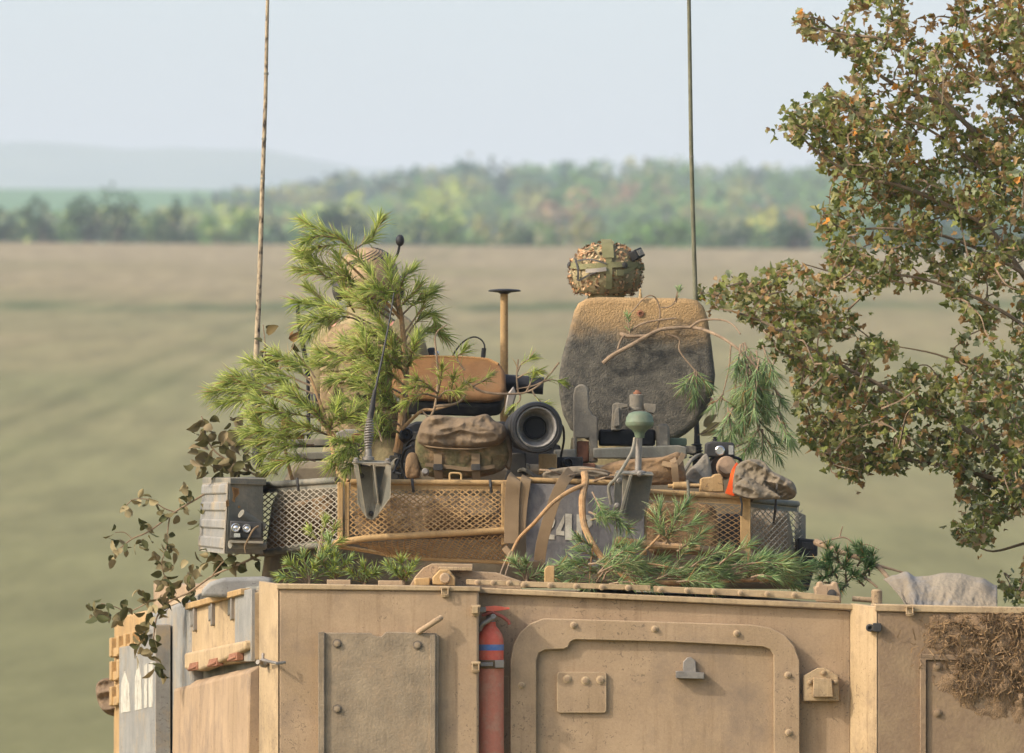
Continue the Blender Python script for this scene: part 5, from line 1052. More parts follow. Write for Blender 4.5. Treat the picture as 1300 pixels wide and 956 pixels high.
# ------------------------------------------------------------------ cut pine boughs dressed over the vehicle
NEEDLE = M('pine needles', (1, 1, 1), attr=True, rough=.5, bump=0, trans=.4, spec=.35)
PBARK = M('pine bark', lin(150, 114, 76), lin(116, 96, 74), lin(166, 132, 92), scale=22, rough=.95, bump=.9, bscale=110)
TWIG = M('twig bark', lin(120, 100, 78), lin(146, 124, 98), scale=24, rough=.95, bump=.6, bscale=120)
YG = [lin(190, 198, 90), lin(170, 184, 82), lin(212, 212, 124), lin(140, 160, 76), lin(176, 188, 98)]
BG = [lin(146, 174, 110), lin(122, 152, 98), lin(172, 192, 130), lin(154, 176, 102), lin(184, 194, 140)]
def needles(mb, path, f0, nlen, dens, cols, rq, spread=(14, 52), droop=0., tuft=26):
    """needles standing round the outer part of a shoot; path = points, nlen in px, dens per px"""
    pts = catmull(path, 6); ln = [0]
    for a, b in zip(pts, pts[1:]): ln.append(ln[-1] + (b - a).length)
    tot = ln[-1]; npx = tot * 300 / 1.03
    n = int(dens * .82 * npx * (1 - f0)) + tuft
    for k in range(n):
        s_ = tot * (f0 + (1 - f0) * (rq.random() ** .8)) if k >= tuft else tot * (1 - rq.random() * .04)
        i = max(0, min(len(pts) - 2, next((q for q in range(len(ln) - 1) if ln[q + 1] >= s_), len(pts) - 2)))
        t = (pts[i + 1] - pts[i]).normalized(); p = pts[i].lerp(pts[i + 1], (s_ - ln[i]) / max(1e-6, ln[i + 1] - ln[i]))
        a = R(rq.uniform(*spread)) if k >= tuft else R(abs(rq.gauss(0, 26)))
        pr = t.orthogonal(); pr.rotate(Quaternion(t, rq.uniform(0, 2 * math.pi)))
        d = t * math.cos(a) + pr.normalized() * math.sin(a)
        L_ = nlen * rq.uniform(.65, 1.15) * 41 / FOC
        q = rq.choice(cols); kk = rq.uniform(.7, 1.15)
        if rq.random() < .07: q = lin(176, 140, 84)
        mb.col = (q[0] * kk, q[1] * kk, q[2] * kk, 1)
        w_ = rq.uniform(.0013, .0021); u = d.orthogonal().normalized(); v = d.cross(u)
        mid = p + d * L_ * .55; tip = p + d * L_ + Vector((0, 0, -droop * L_)) + pr.normalized() * L_ * .06
        o = [p + u * w_, p - u * w_ * .5 + v * w_ * .87, p - u * w_ * .5 - v * w_ * .87, mid + u * w_ * .9, mid - u * w_ * .45 + v * w_ * .78, mid - u * w_ * .45 - v * w_ * .78, tip]
        mb.add(o, [(0, 1, 4, 3), (1, 2, 5, 4), (2, 0, 3, 5), (3, 4, 6), (4, 5, 6), (5, 3, 6)])
def bough(label, base, stems, shoots, cols, nlen=22, dens=2.6, droop=.05, seed=1, bark=None, group='cut pine boughs dressed over the vehicle', name='pine_bough', tuft=26):
    """stems: list of (pts, r0px, r1px); shoots: list of (pts, f0[, nlen])"""
    rq = random.Random(seed); t = thing(name, label, 'branch', base, group)
    for k, (pts, r0, r1) in enumerate(stems):
        m = MB(); q = catmull([P(*p) for p in pts], 5); m.tube(q, [S(r0, 41), S(r1, 41)], 9); m.build('stem' if k == 0 else 'side_branch', bark or PBARK, t)
    m = MB(); tw = MB(); m.col = (1, 1, 1, 1)
    for s_ in shoots:
        path = [P(*p) for p in s_[0]]; tw.tube(catmull(path, 4), [S(1.5, 41), S(.7, 41)], 5)
        needles(m, path, s_[1], s_[2] if len(s_) > 2 else nlen, dens, cols, rq, droop=droop, tuft=tuft)
    if tw.v: o = tw.build('shoots', TWIG, t); o['kind'] = 'stuff'
    if m.v: o = m.build('needles', NEEDLE, t, angle=180); o['kind'] = 'stuff'
    return t
def fan(x, y, Y, specs, dY=.0):
    """shoots from one spot: (dx, dy, f0)"""
    return [([(x, y, Y), (x + dx * .5, y + dy * .5 - 2, Y - .03 + dY), (x + dx, y + dy, Y - .06 + dY)], f) for dx, dy, f in specs]
Yp = 41.85
# the big upright bough in front of the left crewman
big = [([(500, 385, Yp), (470, 345, Yp - .1), (436, 306, Yp - .12), (402, 290, Yp - .12), (388, 283, Yp - .1)], .28), ([(448, 318, Yp - .1), (466, 306, Yp), (474, 300, Yp), (480, 284, Yp)], .3), ([(430, 302, Yp - .1), (405, 300, Yp - .16), (392, 305, Yp - .2)], .2),
       ([(440, 310, Yp), (415, 312, Yp - .05), (398, 316, Yp - .1)], .2),
       ([(500, 400, Yp), (452, 366, Yp - .1), (415, 338, Yp - .1), (382, 322, Yp - .1)], .35), ([(420, 342, Yp), (400, 345, Yp), (384, 342, Yp)], .1), ([(440, 356, Yp), (415, 352, Yp - .1), (396, 334, Yp - .1)], .2),
       ([(495, 425, Yp), (440, 396, Yp - .1), (405, 388, Yp), (380, 384, Yp)], .42), ([(420, 392, Yp), (405, 378, Yp), (396, 370, Yp)], .1), ([(490, 430, Yp), (448, 404, Yp), (405, 404, Yp - .1), (386, 410, Yp - .1)], .4), ([(430, 402, Yp), (408, 412, Yp - .1), (394, 424, Yp - .1)], .15), ([(450, 396, Yp), (440, 380, Yp - .1), (436, 368, Yp - .1)], .2),
       ([(506, 400, Yp), (499, 370, Yp - .15), (494, 338, Yp - .15)], .3), ([(503, 390, Yp), (480, 365, Yp - .2), (470, 348, Yp - .2)], .3), ([(500, 385, Yp), (488, 372, Yp - .2), (468, 368, Yp - .22)], .3), ([(505, 380, Yp), (512, 355, Yp - .1), (520, 346, Yp - .1)], .2), ([(503, 392, Yp), (520, 378, Yp - .1), (530, 366, Yp - .1)], .2),
       ([(508, 402, Yp), (527, 384, Yp), (545, 372, Yp)], .35), ([(512, 425, Yp), (533, 395, Yp), (540, 380, Yp)], .5), ([(512, 445, Yp), (530, 425, Yp), (548, 418, Yp), (560, 424, Yp)], .3), ([(512, 438, Yp), (526, 412, Yp), (546, 398, Yp), (553, 408, Yp)], .45),
       ([(513, 455, Yp), (484, 432, Yp - .15), (462, 418, Yp - .15)], .2), ([(513, 462, Yp), (472, 446, Yp - .15), (440, 436, Yp - .15)], .3), ([(514, 470, Yp), (474, 456, Yp - .15), (430, 452, Yp - .15), (408, 448, Yp - .15)], .45), ([(440, 452, Yp), (424, 462, Yp), (404, 462, Yp)], .1),
       ([(515, 480, Yp), (500, 446, Yp - .2), (492, 426, Yp - .2)], .2), ([(515, 476, Yp), (524, 446, Yp - .2), (530, 430, Yp - .2)], .2), ([(514, 490, Yp), (488, 470, Yp - .2), (462, 466, Yp - .2)], .2),
       ([(512, 520, Yp), (480, 500, Yp - .2), (456, 490, Yp - .2)], .15), ([(510, 525, Yp), (492, 504, Yp - .15), (486, 480, Yp - .15)], .1), ([(508, 540, Yp), (474, 522, Yp - .2), (440, 508, Yp - .2)], .2), ([(507, 550, Yp), (480, 536, Yp - .2), (450, 530, Yp - .2), (432, 520, Yp - .2)], .15), ([(506, 548, Yp), (480, 548, Yp - .2), (458, 556, Yp - .2)], .3), ([(512, 450, Yp), (490, 420, Yp - .2), (474, 398, Yp - .22)], .15), ([(513, 470, Yp), (490, 456, Yp - .2), (470, 440, Yp - .2), (456, 436, Yp - .2)], .2), ([(510, 500, Yp), (478, 484, Yp - .2), (446, 478, Yp - .2), (424, 482, Yp - .2)], .3), ([(495, 405, Yp), (470, 388, Yp - .2), (450, 378, Yp - .2)], .2), ([(485, 470, Yp), (468, 454, Yp - .2), (462, 430, Yp - .2)], .1), ([(452, 364, Yp), (440, 350, Yp - .15), (430, 330, Yp - .15)], .2)]
sub_ = [([(504, 575, Yp), (507, 560, Yp), (511, 520, Yp), (515, 478, Yp), (513, 440, Yp), (509, 400, Yp), (504, 372, Yp)], 6.2, 2.6), ([(509, 405, Yp), (480, 372, Yp - .05), (450, 342, Yp - .08), (425, 318, Yp - .1)], 2.4, 1.2), ([(512, 436, Yp), (470, 396, Yp - .1), (445, 390, Yp - .1)], 2.2, 1.2), ([(510, 545, Yp - .05), (535, 522, Yp - .1), (552, 520, Yp - .15), (580, 512, Yp - .15)], 2.6, 1.4), ([(511, 530, Yp), (520, 512, Yp), (534, 490, Yp)], 2.4, 1.2)]
bough('tall bright pine bough with orange bark standing upright in front of the left crewman', P(504, 575, Yp), sub_, big, YG, 28, 2.4, .1, 2)
# tufts lying over the ochre hatch lid
bough('long-needled pine shoots lying across the ochre hatch lid above the rucksack', P(545, 520, 41.7), [([(548, 560, 41.6), (545, 535, 41.6), (552, 516, 41.6), (556, 480, 41.6), (552, 430, 41.6)], 2.0, 1.2), ([(552, 516, 41.6), (580, 512, 41.6), (592, 500, 41.6)], 2, 1.2), ([(556, 560, 41.5), (552, 540, 41.5), (534, 520, 41.5)], 1.4, 1), ([(559, 535, 41.5), (552, 552, 41.5)], 1.4, 1), ([(552, 430, 41.6), (556, 420, 41.6), (568, 412, 41.6)], 1.0, .6)],
      [([(556, 500, 41.6), (540, 486, 41.5), (530, 482, 41.45)], .1), ([(554, 498, 41.6), (538, 490, 41.5), (524, 492, 41.45)], .2), ([(556, 500, 41.6), (560, 480, 41.5), (561, 470, 41.45)], .2), ([(570, 510, 41.6), (574, 490, 41.5), (576, 480, 41.45)], .2), ([(572, 510, 41.6), (586, 492, 41.5), (594, 486, 41.45)], .2), ([(558, 505, 41.6), (566, 496, 41.5), (578, 497, 41.45)], .1), ([(556, 505, 41.6), (536, 500, 41.5), (518, 510, 41.45)], .3), ([(590, 470, 41.7), (580, 455, 41.7), (586, 448, 41.7)], .2)], YG[:2] + YG[4:] + [lin(160, 160, 90)], 25, .8, .1, 4, TWIG, tuft=30)
bough('bare thin pine twig across the ochre hatch towards the tall hatch, tufts near its tip', P(590, 485, 41.9), [([(590, 484, 41.9), (612, 497, 41.85), (640, 500, 41.8), (668, 498, 41.8), (690, 484, 41.8), (710, 460, 41.8)], 1.7, 1.1), ([(658, 500, 41.8), (656, 478, 41.8), (658, 456, 41.8)], 1.4, .9), ([(690, 484, 41.8), (676, 490, 41.8), (655, 494, 41.8)], 1, .8)],
      [([(657, 472, 41.8), (662, 462, 41.8), (672, 456, 41.8)], .1), ([(657, 480, 41.8), (668, 474, 41.8), (680, 472, 41.8)], .1), ([(668, 498, 41.8), (672, 490, 41.8), (676, 480, 41.8)], .2), ([(690, 484, 41.8), (700, 482, 41.8), (708, 484, 41.8)], .1), ([(675, 494, 41.8), (680, 504, 41.8), (690, 512, 41.8)], .2), ([(660, 500, 41.8), (660, 508, 41.8), (654, 514, 41.8)], .2), ([(600, 490, 41.85), (612, 484, 41.8), (618, 480, 41.8)], .3)], YG, 20, .7, .1, 6, TWIG, tuft=26)
# lower left bough sweeping out over the corner box
Yl = 41.6
ll = [([(405, 512, Yl), (350, 500, Yl), (300, 497, Yl), (272, 498, Yl)], .3), ([(345, 500, Yl), (310, 488, Yl), (290, 486, Yl)], .2), ([(350, 496, Yl), (322, 484, Yl), (300, 478, Yl)], .2), ([(340, 500, Yl), (305, 508, Yl), (286, 510, Yl)], .25), ([(395, 490, Yl), (362, 476, Yl), (334, 466, Yl), (322, 462, Yl)], .25), ([(395, 485, Yl), (370, 462, Yl), (352, 452, Yl)], .2), ([(398, 500, Yl), (372, 490, Yl), (345, 482, Yl)], .2), ([(400, 480, Yl), (390, 465, Yl), (372, 460, Yl)], .2),
      ([(398, 530, Yl), (360, 524, Yl - .1), (325, 524, Yl - .1)], .2), ([(398, 540, Yl), (356, 546, Yl - .1), (318, 548, Yl - .1)], .2), ([(395, 545, Yl), (360, 556, Yl - .1), (328, 562, Yl - .1)], .15), ([(398, 565, Yl), (368, 566, Yl - .1), (338, 576, Yl - .1)], .15), ([(400, 585, Yl), (375, 582, Yl - .1), (350, 590, Yl - .1)], .15), ([(360, 530, Yl), (345, 515, Yl - .1), (330, 508, Yl - .1)], .1), ([(350, 560, Yl), (335, 545, Yl - .1), (322, 532, Yl - .1)], .1), ([(400, 520, Yl), (380, 505, Yl - .1), (368, 498, Yl - .1)], .1),
      ([(415, 540, Yl), (400, 522, Yl - .1), (388, 516, Yl - .1)], .1), ([(420, 545, Yl), (440, 530, Yl - .1), (450, 522, Yl - .1)], .15), ([(415, 552, Yl), (395, 544, Yl - .1), (376, 540, Yl - .1)], .1), ([(418, 548, Yl), (424, 530, Yl - .1), (428, 515, Yl - .1)], .1)]
bough('spreading bright pine bough reaching left above the ribbed corner box', P(420, 600, Yl), [([(442, 612, Yl - .25), (430, 600, Yl - .2), (422, 570, Yl - .1), (416, 540, Yl), (404, 505, Yl), (394, 478, Yl)], 3.6, 1.6), ([(416, 545, Yl), (390, 520, Yl), (340, 500, Yl), (300, 497, Yl)], 2, 1), ([(372, 612, Yl), (366, 590, Yl), (362, 560, Yl), (372, 540, Yl), (392, 538, Yl)], 2.6, 1.4)], ll, YG, 28, 2.5, .1, 9)
bough('bright fan of pine needles beside the left antenna spring', P(455, 575, 41.2), [([(470, 566, 41.25), (452, 572, 41.2), (436, 580, 41.15)], 1.6, 1)],
      [([(468, 566, 41.25), (446, 568, 41.1), (428, 578, 41.05)], .1), ([(464, 568, 41.2), (446, 576, 41.1), (424, 590, 41.05)], .15), ([(462, 570, 41.2), (450, 584, 41.1), (440, 596, 41.05)], .2), ([(462, 566, 41.2), (444, 562, 41.1), (430, 560, 41.05)], .2), ([(485, 560, 41.3), (480, 545, 41.3), (476, 535, 41.3)], .2)], YG, 25, 2.4, .15, 12, TWIG)
# tufts poking out under the left baskets
for k, (x, y, lab, dirs) in enumerate([(392, 742, 'low pine tuft on the roof below the left corner basket', [(-22, -24, .1), (-6, -34, .1), (14, -30, .1), (28, -18, .2), (-30, -10, .3), (6, -20, 0), (20, -40, .3)]),
                       (424, 740, 'pine tuft on the roof right of the one under the corner basket', [(-14, -24, .1), (2, -32, .1), (18, -28, .1), (-6, -52, .5), (0, -20, 0)]),
                       (462, 742, 'small pine tuft on the roof under the thick mesh, left of two', [(-14, -14, .1), (0, -20, .1), (14, -14, .1), (4, -12, 0)]),
                       (512, 741, 'small pine tuft on the roof against the round-pinned hinge block', [(-16, -20, .1), (-2, -26, .1), (12, -22, .1), (-8, -14, 0), (6, -12, 0)]),
                       (668, 738, 'dark pine tuft beside the drooping strap end', [(-14, -22, .1), (0, -22, .1), (20, -12, .1), (34, -6, .2), (44, -22, .2)])]):
    bough(lab, P(x, y, 40.6), [([(x, y + 4, 40.6), (x + 1, y - 4, 40.6), (x, y - 12, 40.6)], 2, 1.2)], fan(x, y, 40.62, dirs), YG[:2] + BG[2:4] if k != 4 else BG, 20, 1.2, .05, 30 + k, TWIG, tuft=30)
bough('young pine shoot in front of the fine corner mesh', P(400, 700, 40.95), [([(396, 738, 40.8), (404, 700, 40.9), (410, 672, 40.95)], 1.6, .9), ([(388, 742, 40.8), (420, 702, 40.95), (426, 690, 40.98)], 1.4, .8)], [([(406, 700, 40.95), (410, 682, 40.95), (412, 664, 40.95)], .1), ([(408, 690, 40.95), (418, 680, 40.95), (424, 672, 40.95)], .1), ([(408, 694, 40.95), (400, 682, 40.95), (396, 676, 40.95)], .2), ([(410, 700, 40.95), (420, 694, 40.95), (430, 688, 40.95)], .2)], YG, 18, .9, .05, 41, TWIG)
# the heavy blue-green bough lying in front of the numbers and along the roof
Yq = 40.75; rq = random.Random(77); gb = []
for x, y, dx, dy in ((748, 650, 18, 8), (750, 660, 26, -6), (752, 625, 12, 24), (764, 706, -40, 10), (770, 716, -40, 18), (762, 700, -24, -14), (780, 715, -30, 26), (775, 655, 20, 16), (762, 640, 24, 22)): gb.append(([(x, y, Yq + .1), (x + dx * .5, y + dy * .5, Yq + .05), (x + dx, y + dy, Yq)], .1))
for i in range(58):
    x = rq.uniform(745, 985); y = rq.uniform(714, 742); a = rq.gauss(-.1, .45) if x > 790 else rq.uniform(-2.9, .4)
    L_ = rq.uniform(26, 50); x1 = x + math.cos(a) * L_; y1 = min(742, y + math.sin(a) * L_ * .8)
    if x1 > 1016: continue
    dY = rq.uniform(-.25, .15); gb.append(([(x, y, Yq + dY), ((x + x1) / 2, (y + y1) / 2 - 3, Yq + dY - .03), (x1, y1, Yq + dY - .05)], .12))
for x, y, x1, y1 in ((845, 690, 862, 650), (838, 680, 838, 648), (845, 680, 880, 662), (850, 690, 835, 662), (850, 670, 868, 644), (860, 700, 890, 678), (945, 724, 1016, 716), (955, 726, 1022, 722), (950, 728, 1012, 732), (940, 722, 1000, 710), (930, 722, 968, 710), (880, 722, 925, 710)):
    gb.append(([(x, y, Yq - .1), ((x + x1) / 2, (y + y1) / 2, Yq - .15), (x1, y1, Yq - .15)], .1))
bough('heavy blue green pine bough with thick bent stem lying before the numbered panel', P(740, 604, 40.9), [([(742, 600, 40.98), (743, 612, 40.95), (739, 636, 40.9), (742, 668, 40.85), (757, 698, 40.8), (778, 722, 40.75), (806, 738, 40.7)], 5.0, 3.6), ([(806, 738, 40.7), (850, 740, 40.7), (920, 738, 40.7), (985, 736, 40.7)], 4, 2), ([(742, 668, 40.85), (752, 690, 40.85), (750, 715, 40.8), (748, 742, 40.75)], 1.6, 1), ([(790, 726, 40.7), (800, 716, 40.66), (826, 716, 40.66), (870, 724, 40.66)], 2.2, 1), ([(812, 706, 40.7), (832, 686, 40.7), (848, 668, 40.7)], 2, 1), ([(783, 686, 40.85), (830, 692, 40.82), (888, 696, 40.82)], 5.5, 4)], gb, BG, 25, 1.15, .03, 50, tuft=22)
o = thing('stick', 'bare brown stick slanting from the panel top down to the drooping strap', 'stick', P(740, 616, 40.92))
m = MB(); m.tube(catmull([P(741, 616, 40.93), (P(722, 624, 40.9)), P(700, 640, 40.9), P(678, 664, 40.92), P(660, 682, 40.95), P(650, 700, 40.95)], 5), [S(4), S(3.4), S(2.6)][0:1] * 1 + [S(2.6)], 9) if False else m.tube(catmull([P(741, 616, 40.93), P(722, 624, 40.9), P(700, 640, 40.9), P(678, 664, 40.92), P(660, 682, 40.95), P(650, 700, 40.95)], 5), [S(3.2), S(2.0)], 9); m.build('stem', PBARK, o)
m = MB(); m.tube(catmull([P(650, 698, 40.95), P(642, 712, 40.95), P(636, 726, 40.9), P(634, 736, 40.85)], 4), [S(1.6), S(.8)], 6); m.tube(catmull([P(652, 698, 40.95), P(646, 716, 40.93), P(640, 734, 40.85)], 4), [S(1.4), S(.8)], 6); m.build('twig', TWIG, o)
# pale twigs littering the rail top
for x, y, a, L_, lab in ((700, 600, .25, 30, 'thin dry twig on the rail beside the two hanging brown straps'), (722, 606, -.3, 26, 'short dry twig crossing the slanting brown strap where it leaves the rail'), (757, 598, .15, 40, 'long pale twig lying right of the bent bough stem on the rail'), (768, 608, -.2, 30, 'pale twig close to the cable of the green dome, on the rail')):
    m = MB(); m.tube(catmull([P(x - math.cos(a) * L_ / 2, y - math.sin(a) * L_ / 2, 41.2), P(x, y - 2, 41.15), P(x + math.cos(a) * L_ / 2, y + math.sin(a) * L_ / 2, 41.2)], 4), [S(1.5), S(.9)], 5)
    o = m.build('twig', TWIG); tag(o, lab, 'twig', 'dry twigs on the basket rail')
# bough lying over the tall hatch, needles hanging right of it
def hf(x, y): return hY(x, y) - .03
st = [([(766, 461, hf(766, 461)), (778, 451, hf(778, 451) - .02), (800, 439, hf(800, 439) - .03), (832, 421, hf(832, 421) - .03), (850, 417, hf(850, 417) - .03), (880, 416, hf(880, 416) - .03), (905, 423, 42.3), (928, 436, 42.2), (950, 455, 42.15), (972, 480, 42.1)], 3, 1.6),
      ([(788, 424, hf(788, 424)), (800, 427, hf(800, 427) - .02), (833, 426, hf(833, 426) - .02)], 2.8, 2.2), ([(784, 444, hf(784, 444) - .02), (789, 430, hf(789, 430) - .02), (796, 424, hf(796, 424) - .02)], 1.4, 1), ([(798, 422, hf(798, 422)), (815, 411, hf(815, 411) - .02), (840, 406, hf(840, 406) - .02), (858, 404, hf(858, 404) - .02)], 1.5, 1), ([(834, 420, hf(834, 420)), (838, 398, hf(838, 398) - .02), (834, 381, hf(834, 381) - .03), (826, 375, hf(826, 378) - .04), (816, 380, hf(816, 380) - .03), (804, 394, hf(804, 394) - .02), (794, 404, hf(794, 404) - .02)], 1.1, .7), ([(836, 390, hf(836, 390)), (848, 390, hf(848, 390) - .02), (856, 384, hf(856, 384) - .02), (860, 370, 42.4)], 1, .6),
      ([(844, 424, hf(844, 424) - .02), (862, 430, hf(862, 430) - .02), (863, 446, hf(863, 446) - .02), (882, 470, hf(882, 470) - .03)], 1.3, .9), ([(876, 416, 42.35), (890, 407, 42.33), (915, 406, 42.3), (930, 412, 42.25), (940, 424, 42.2)], 1.7, .9), ([(928, 436, 42.2), (925, 470, 42.2), (915, 510, 42.2)], 1.2, .7), ([(940, 446, 42.15), (955, 480, 42.15), (958, 520, 42.15), (965, 555, 42.15)], 1.6, .8), ([(965, 472, 42.1), (985, 495, 42.1), (992, 505, 42.1)], 1.4, .9)]
hang = []
rq = random.Random(19)
for i in range(44):
    x = rq.gauss(955, 20); y = rq.uniform(428, 540); 
    if x < 920 or x > 1000: continue
    L_ = rq.uniform(22, 44); a = rq.gauss(1.6, .4); dY = rq.uniform(-.15, .2)
    hang.append(([(x, y, 42.15 + dY), (x + math.cos(a) * L_ * .5, y + math.sin(a) * L_ * .5, 42.12 + dY), (x + math.cos(a) * L_, y + math.sin(a) * L_, 42.1 + dY)], .1))
for x, y, x1, y1 in ((965, 540, 945, 575), (965, 545, 985, 575), (968, 545, 968, 585), (950, 560, 925, 572), (960, 530, 984, 556), (918, 500, 908, 512), (916, 505, 926, 512), (975, 480, 990, 505)): hang.append(([(x, y, 42.15), ((x + x1) / 2, (y + y1) / 2, 42.12), (x1, y1, 42.12)], .1))
hang += [([(882, 470, hf(882, 470) - .03), (881, 478, hf(881, 478) - .03), (880, 488, hf(880, 488) - .03)], 0), ([(882, 470, hf(882, 470) - .03), (890, 478, hf(890, 478) - .03), (896, 486, hf(896, 486) - .03)], 0), ([(882, 472, hf(882, 472) - .03), (876, 480, hf(876, 480) - .03), (870, 488, hf(870, 488) - .03)], 0), ([(884, 472, hf(884, 472) - .03), (884, 490, hf(884, 490) - .03), (882, 502, hf(882, 502) - .03)], 0), ([(800, 424, hf(800, 424) - .02), (798, 412, hf(798, 412) - .02), (797, 404, hf(797, 404) - .02)], 0, 13), ([(858, 384, 42.42), (860, 376, 42.42), (862, 368, 42.42)], .2, 10)]
bough('pine bough lying bare across the tall hatch lid, needles hanging limp at its right end', P(850, 418, 42.35), st, hang, BG, 25, 1.0, .12, 60, TWIG, tuft=24)
# dead bough and dark needles at the right end of the turret
dk = [([(x, y, 40.95), (x + dx * .5, y + dy * .5, 40.92), (x + dx, y + dy, 40.9)], 0) for x, y, dx, dy in [(random.Random(90 + i).uniform(1036, 1110), random.Random(190 + i).uniform(705, 750), random.Random(290 + i).uniform(-14, 16), random.Random(390 + i).uniform(-22, 8)) for i in range(34)]]
DG = [lin(98, 130, 74), lin(84, 116, 68), lin(116, 146, 86)]
bough('dark pine bough with bare twigs behind the roof edge near the canvas sheet', P(1040, 690, 41.0), [([(1036, 688, 41.1), (1060, 698, 41.0), (1090, 708, 40.95), (1115, 720, 40.9), (1132, 740, 40.85)], 4.6, 2.6), ([(1115, 718, 40.9), (1130, 722, 40.9), (1147, 727, 40.9)], 2.2, 1.2), ([(1040, 690, 41.0), (1070, 682, 41.0), (1085, 692, 41.0), (1090, 702, 41.0)], 1.3, .8), ([(1066, 682, 41), (1068, 674, 41), (1070, 668, 41)], 1.1, .6), ([(1088, 696, 41), (1100, 691, 41), (1116, 698, 41)], 1.0, .6), ([(1050, 700, 40.98), (1075, 722, 40.95), (1100, 735, 40.9), (1114, 746, 40.88)], 2.2, 1.4)], dk, DG, 17, 1.2, .05, 65, TWIG, tuft=20)

# ------------------------------------------------------------------ withered leafy branches on the left
def leaf_mesh(name, kind, mat):
    """kind: lobed (maple) or oval; curled sheet about one unit long"""
    mb = MB()
    if kind == 'lobed':
        half = [(.0, .0), (.2, .04), (.44, .04), (.4, .22), (.58, .48), (.38, .56), (.28, .6), (.2, .84), (.0, 1.02)]
        pts = half + [(-x, y) for x, y in reversed(half[1:-1])]; ctr = (0, .42)
    else:
        half = [(.0, .0), (.2, .1), (.36, .3), (.38, .5), (.28, .74), (.0, 1.06)]
        pts = half + [(-x, y) for x, y in reversed(half[1:-1])]; ctr = (0, .45)
    return pts, ctr
def leaf_verts(kind, rq, curl, foldk):
    if kind == 'oval':
        v, f = [], []; roll = rq.uniform(-1, 1) * foldk; tw = rq.uniform(-.7, .7)
        for k in range(7):
            t = k / 6; wd = .36 * math.sin(math.pi * min(1, t * .92 + .06)) ** .75 * (1 - .35 * t)
            for j in (-1, -.5, 0, .5, 1):
                a = j * (1.1 * foldk) + tw * t; x = wd * math.sin(a) / max(.4, foldk); z = wd * (1 - math.cos(a)) * 1.3
                b = curl * (t - .25) * 1.1
                v.append((x, t * math.cos(b * .55), z - .45 * math.sin(b * .9) * t + .02 * math.sin(11 * t + 5 * j)))
        for k in range(6):
            for j in range(4): f.append((5 * k + j, 5 * k + j + 1, 5 * k + j + 6, 5 * k + j + 5))
        return v, f
    pts, ctr = leaf_mesh('', kind, None)
    f = lambda x, y: (x * (1 - .25 * foldk), y, foldk * abs(x) * .9 - curl * (y - .3) ** 2 + .06 * math.sin(9 * x + 7 * y))
    v = [f(*ctr)] + [f(*p) for p in pts]; n = len(pts)
    return v, [(0, 1 + i, 1 + (i + 1) % n) for i in range(n)]
def leaf_lib(kind, cols, k, curl, fold, mat, seed):
    rq = random.Random(seed); lib = []
    for c in cols:
        for _ in range(k):
            v, f = leaf_verts(kind, rq, rq.uniform(*curl), rq.uniform(*fold)); me = bpy.data.meshes.new('leaf'); me.from_pydata(v, [], f)
            at = me.color_attributes.new('Col', 'FLOAT_COLOR', 'POINT'); kk = rq.uniform(.85, 1.15); at.data.foreach_set('color', [x for _ in v for x in (c[0] * kk, c[1] * kk, c[2] * kk, 1)])
            me.materials.append(mat); me.polygons.foreach_set('use_smooth', [True] * len(f)); lib.append(me)
    return lib
DRYLEAF = M('withered leaf', (1, 1, 1), attr=True, rough=.8, bump=0, trans=.2)
WC = [lin(108, 98, 60), lin(84, 84, 46), lin(132, 118, 82), lin(74, 76, 42), lin(142, 128, 92), lin(100, 92, 58)]
wl_lib = leaf_lib('oval', WC[:5], 3, (.4, 1.6), (.3, .9), DRYLEAF, 4)
def place_leaf(me, parent, p, size, rq, hang=.5, name='leaf'):
    o = bpy.data.objects.new(name, me); COL.objects.link(o); o.parent = parent
    d = Vector((rq.gauss(0, 1), rq.gauss(0, .7), rq.gauss(-hang, .7))).normalized(); q = d.to_track_quat('Y', 'Z'); q.rotate(Quaternion(d, rq.uniform(0, 6.28)))
    o.matrix_local = Matrix.Translation(p - parent.location) @ q.to_matrix().to_4x4() @ Matrix.Diagonal((size, size, size, 1)); return o
def leafy(label, base, stems, spots, size, seed, lib, name='leafy_branch', hang=.7, per=1):
    rq = random.Random(seed); t = thing(name, label, 'branch', base, 'withered leafy branches on the left side')
    for k, (pts, a, b) in enumerate(stems):
        m = MB(); m.tube(catmull([P(*p) for p in pts], 5), [S(a, 42), S(b, 42)], 6); m.build('stem' if k == 0 else 'side_branch', TWIG, t)
    for x, y, Y in spots:
        for _ in range(per): place_leaf(rq.choice(lib), t, P(x + rq.gauss(0, 2.2), y + rq.gauss(0, 2.2), Y + rq.gauss(0, .03)), S(size * rq.uniform(.75, 1.25), 42), rq, hang)
    return t
Yw = 42.2
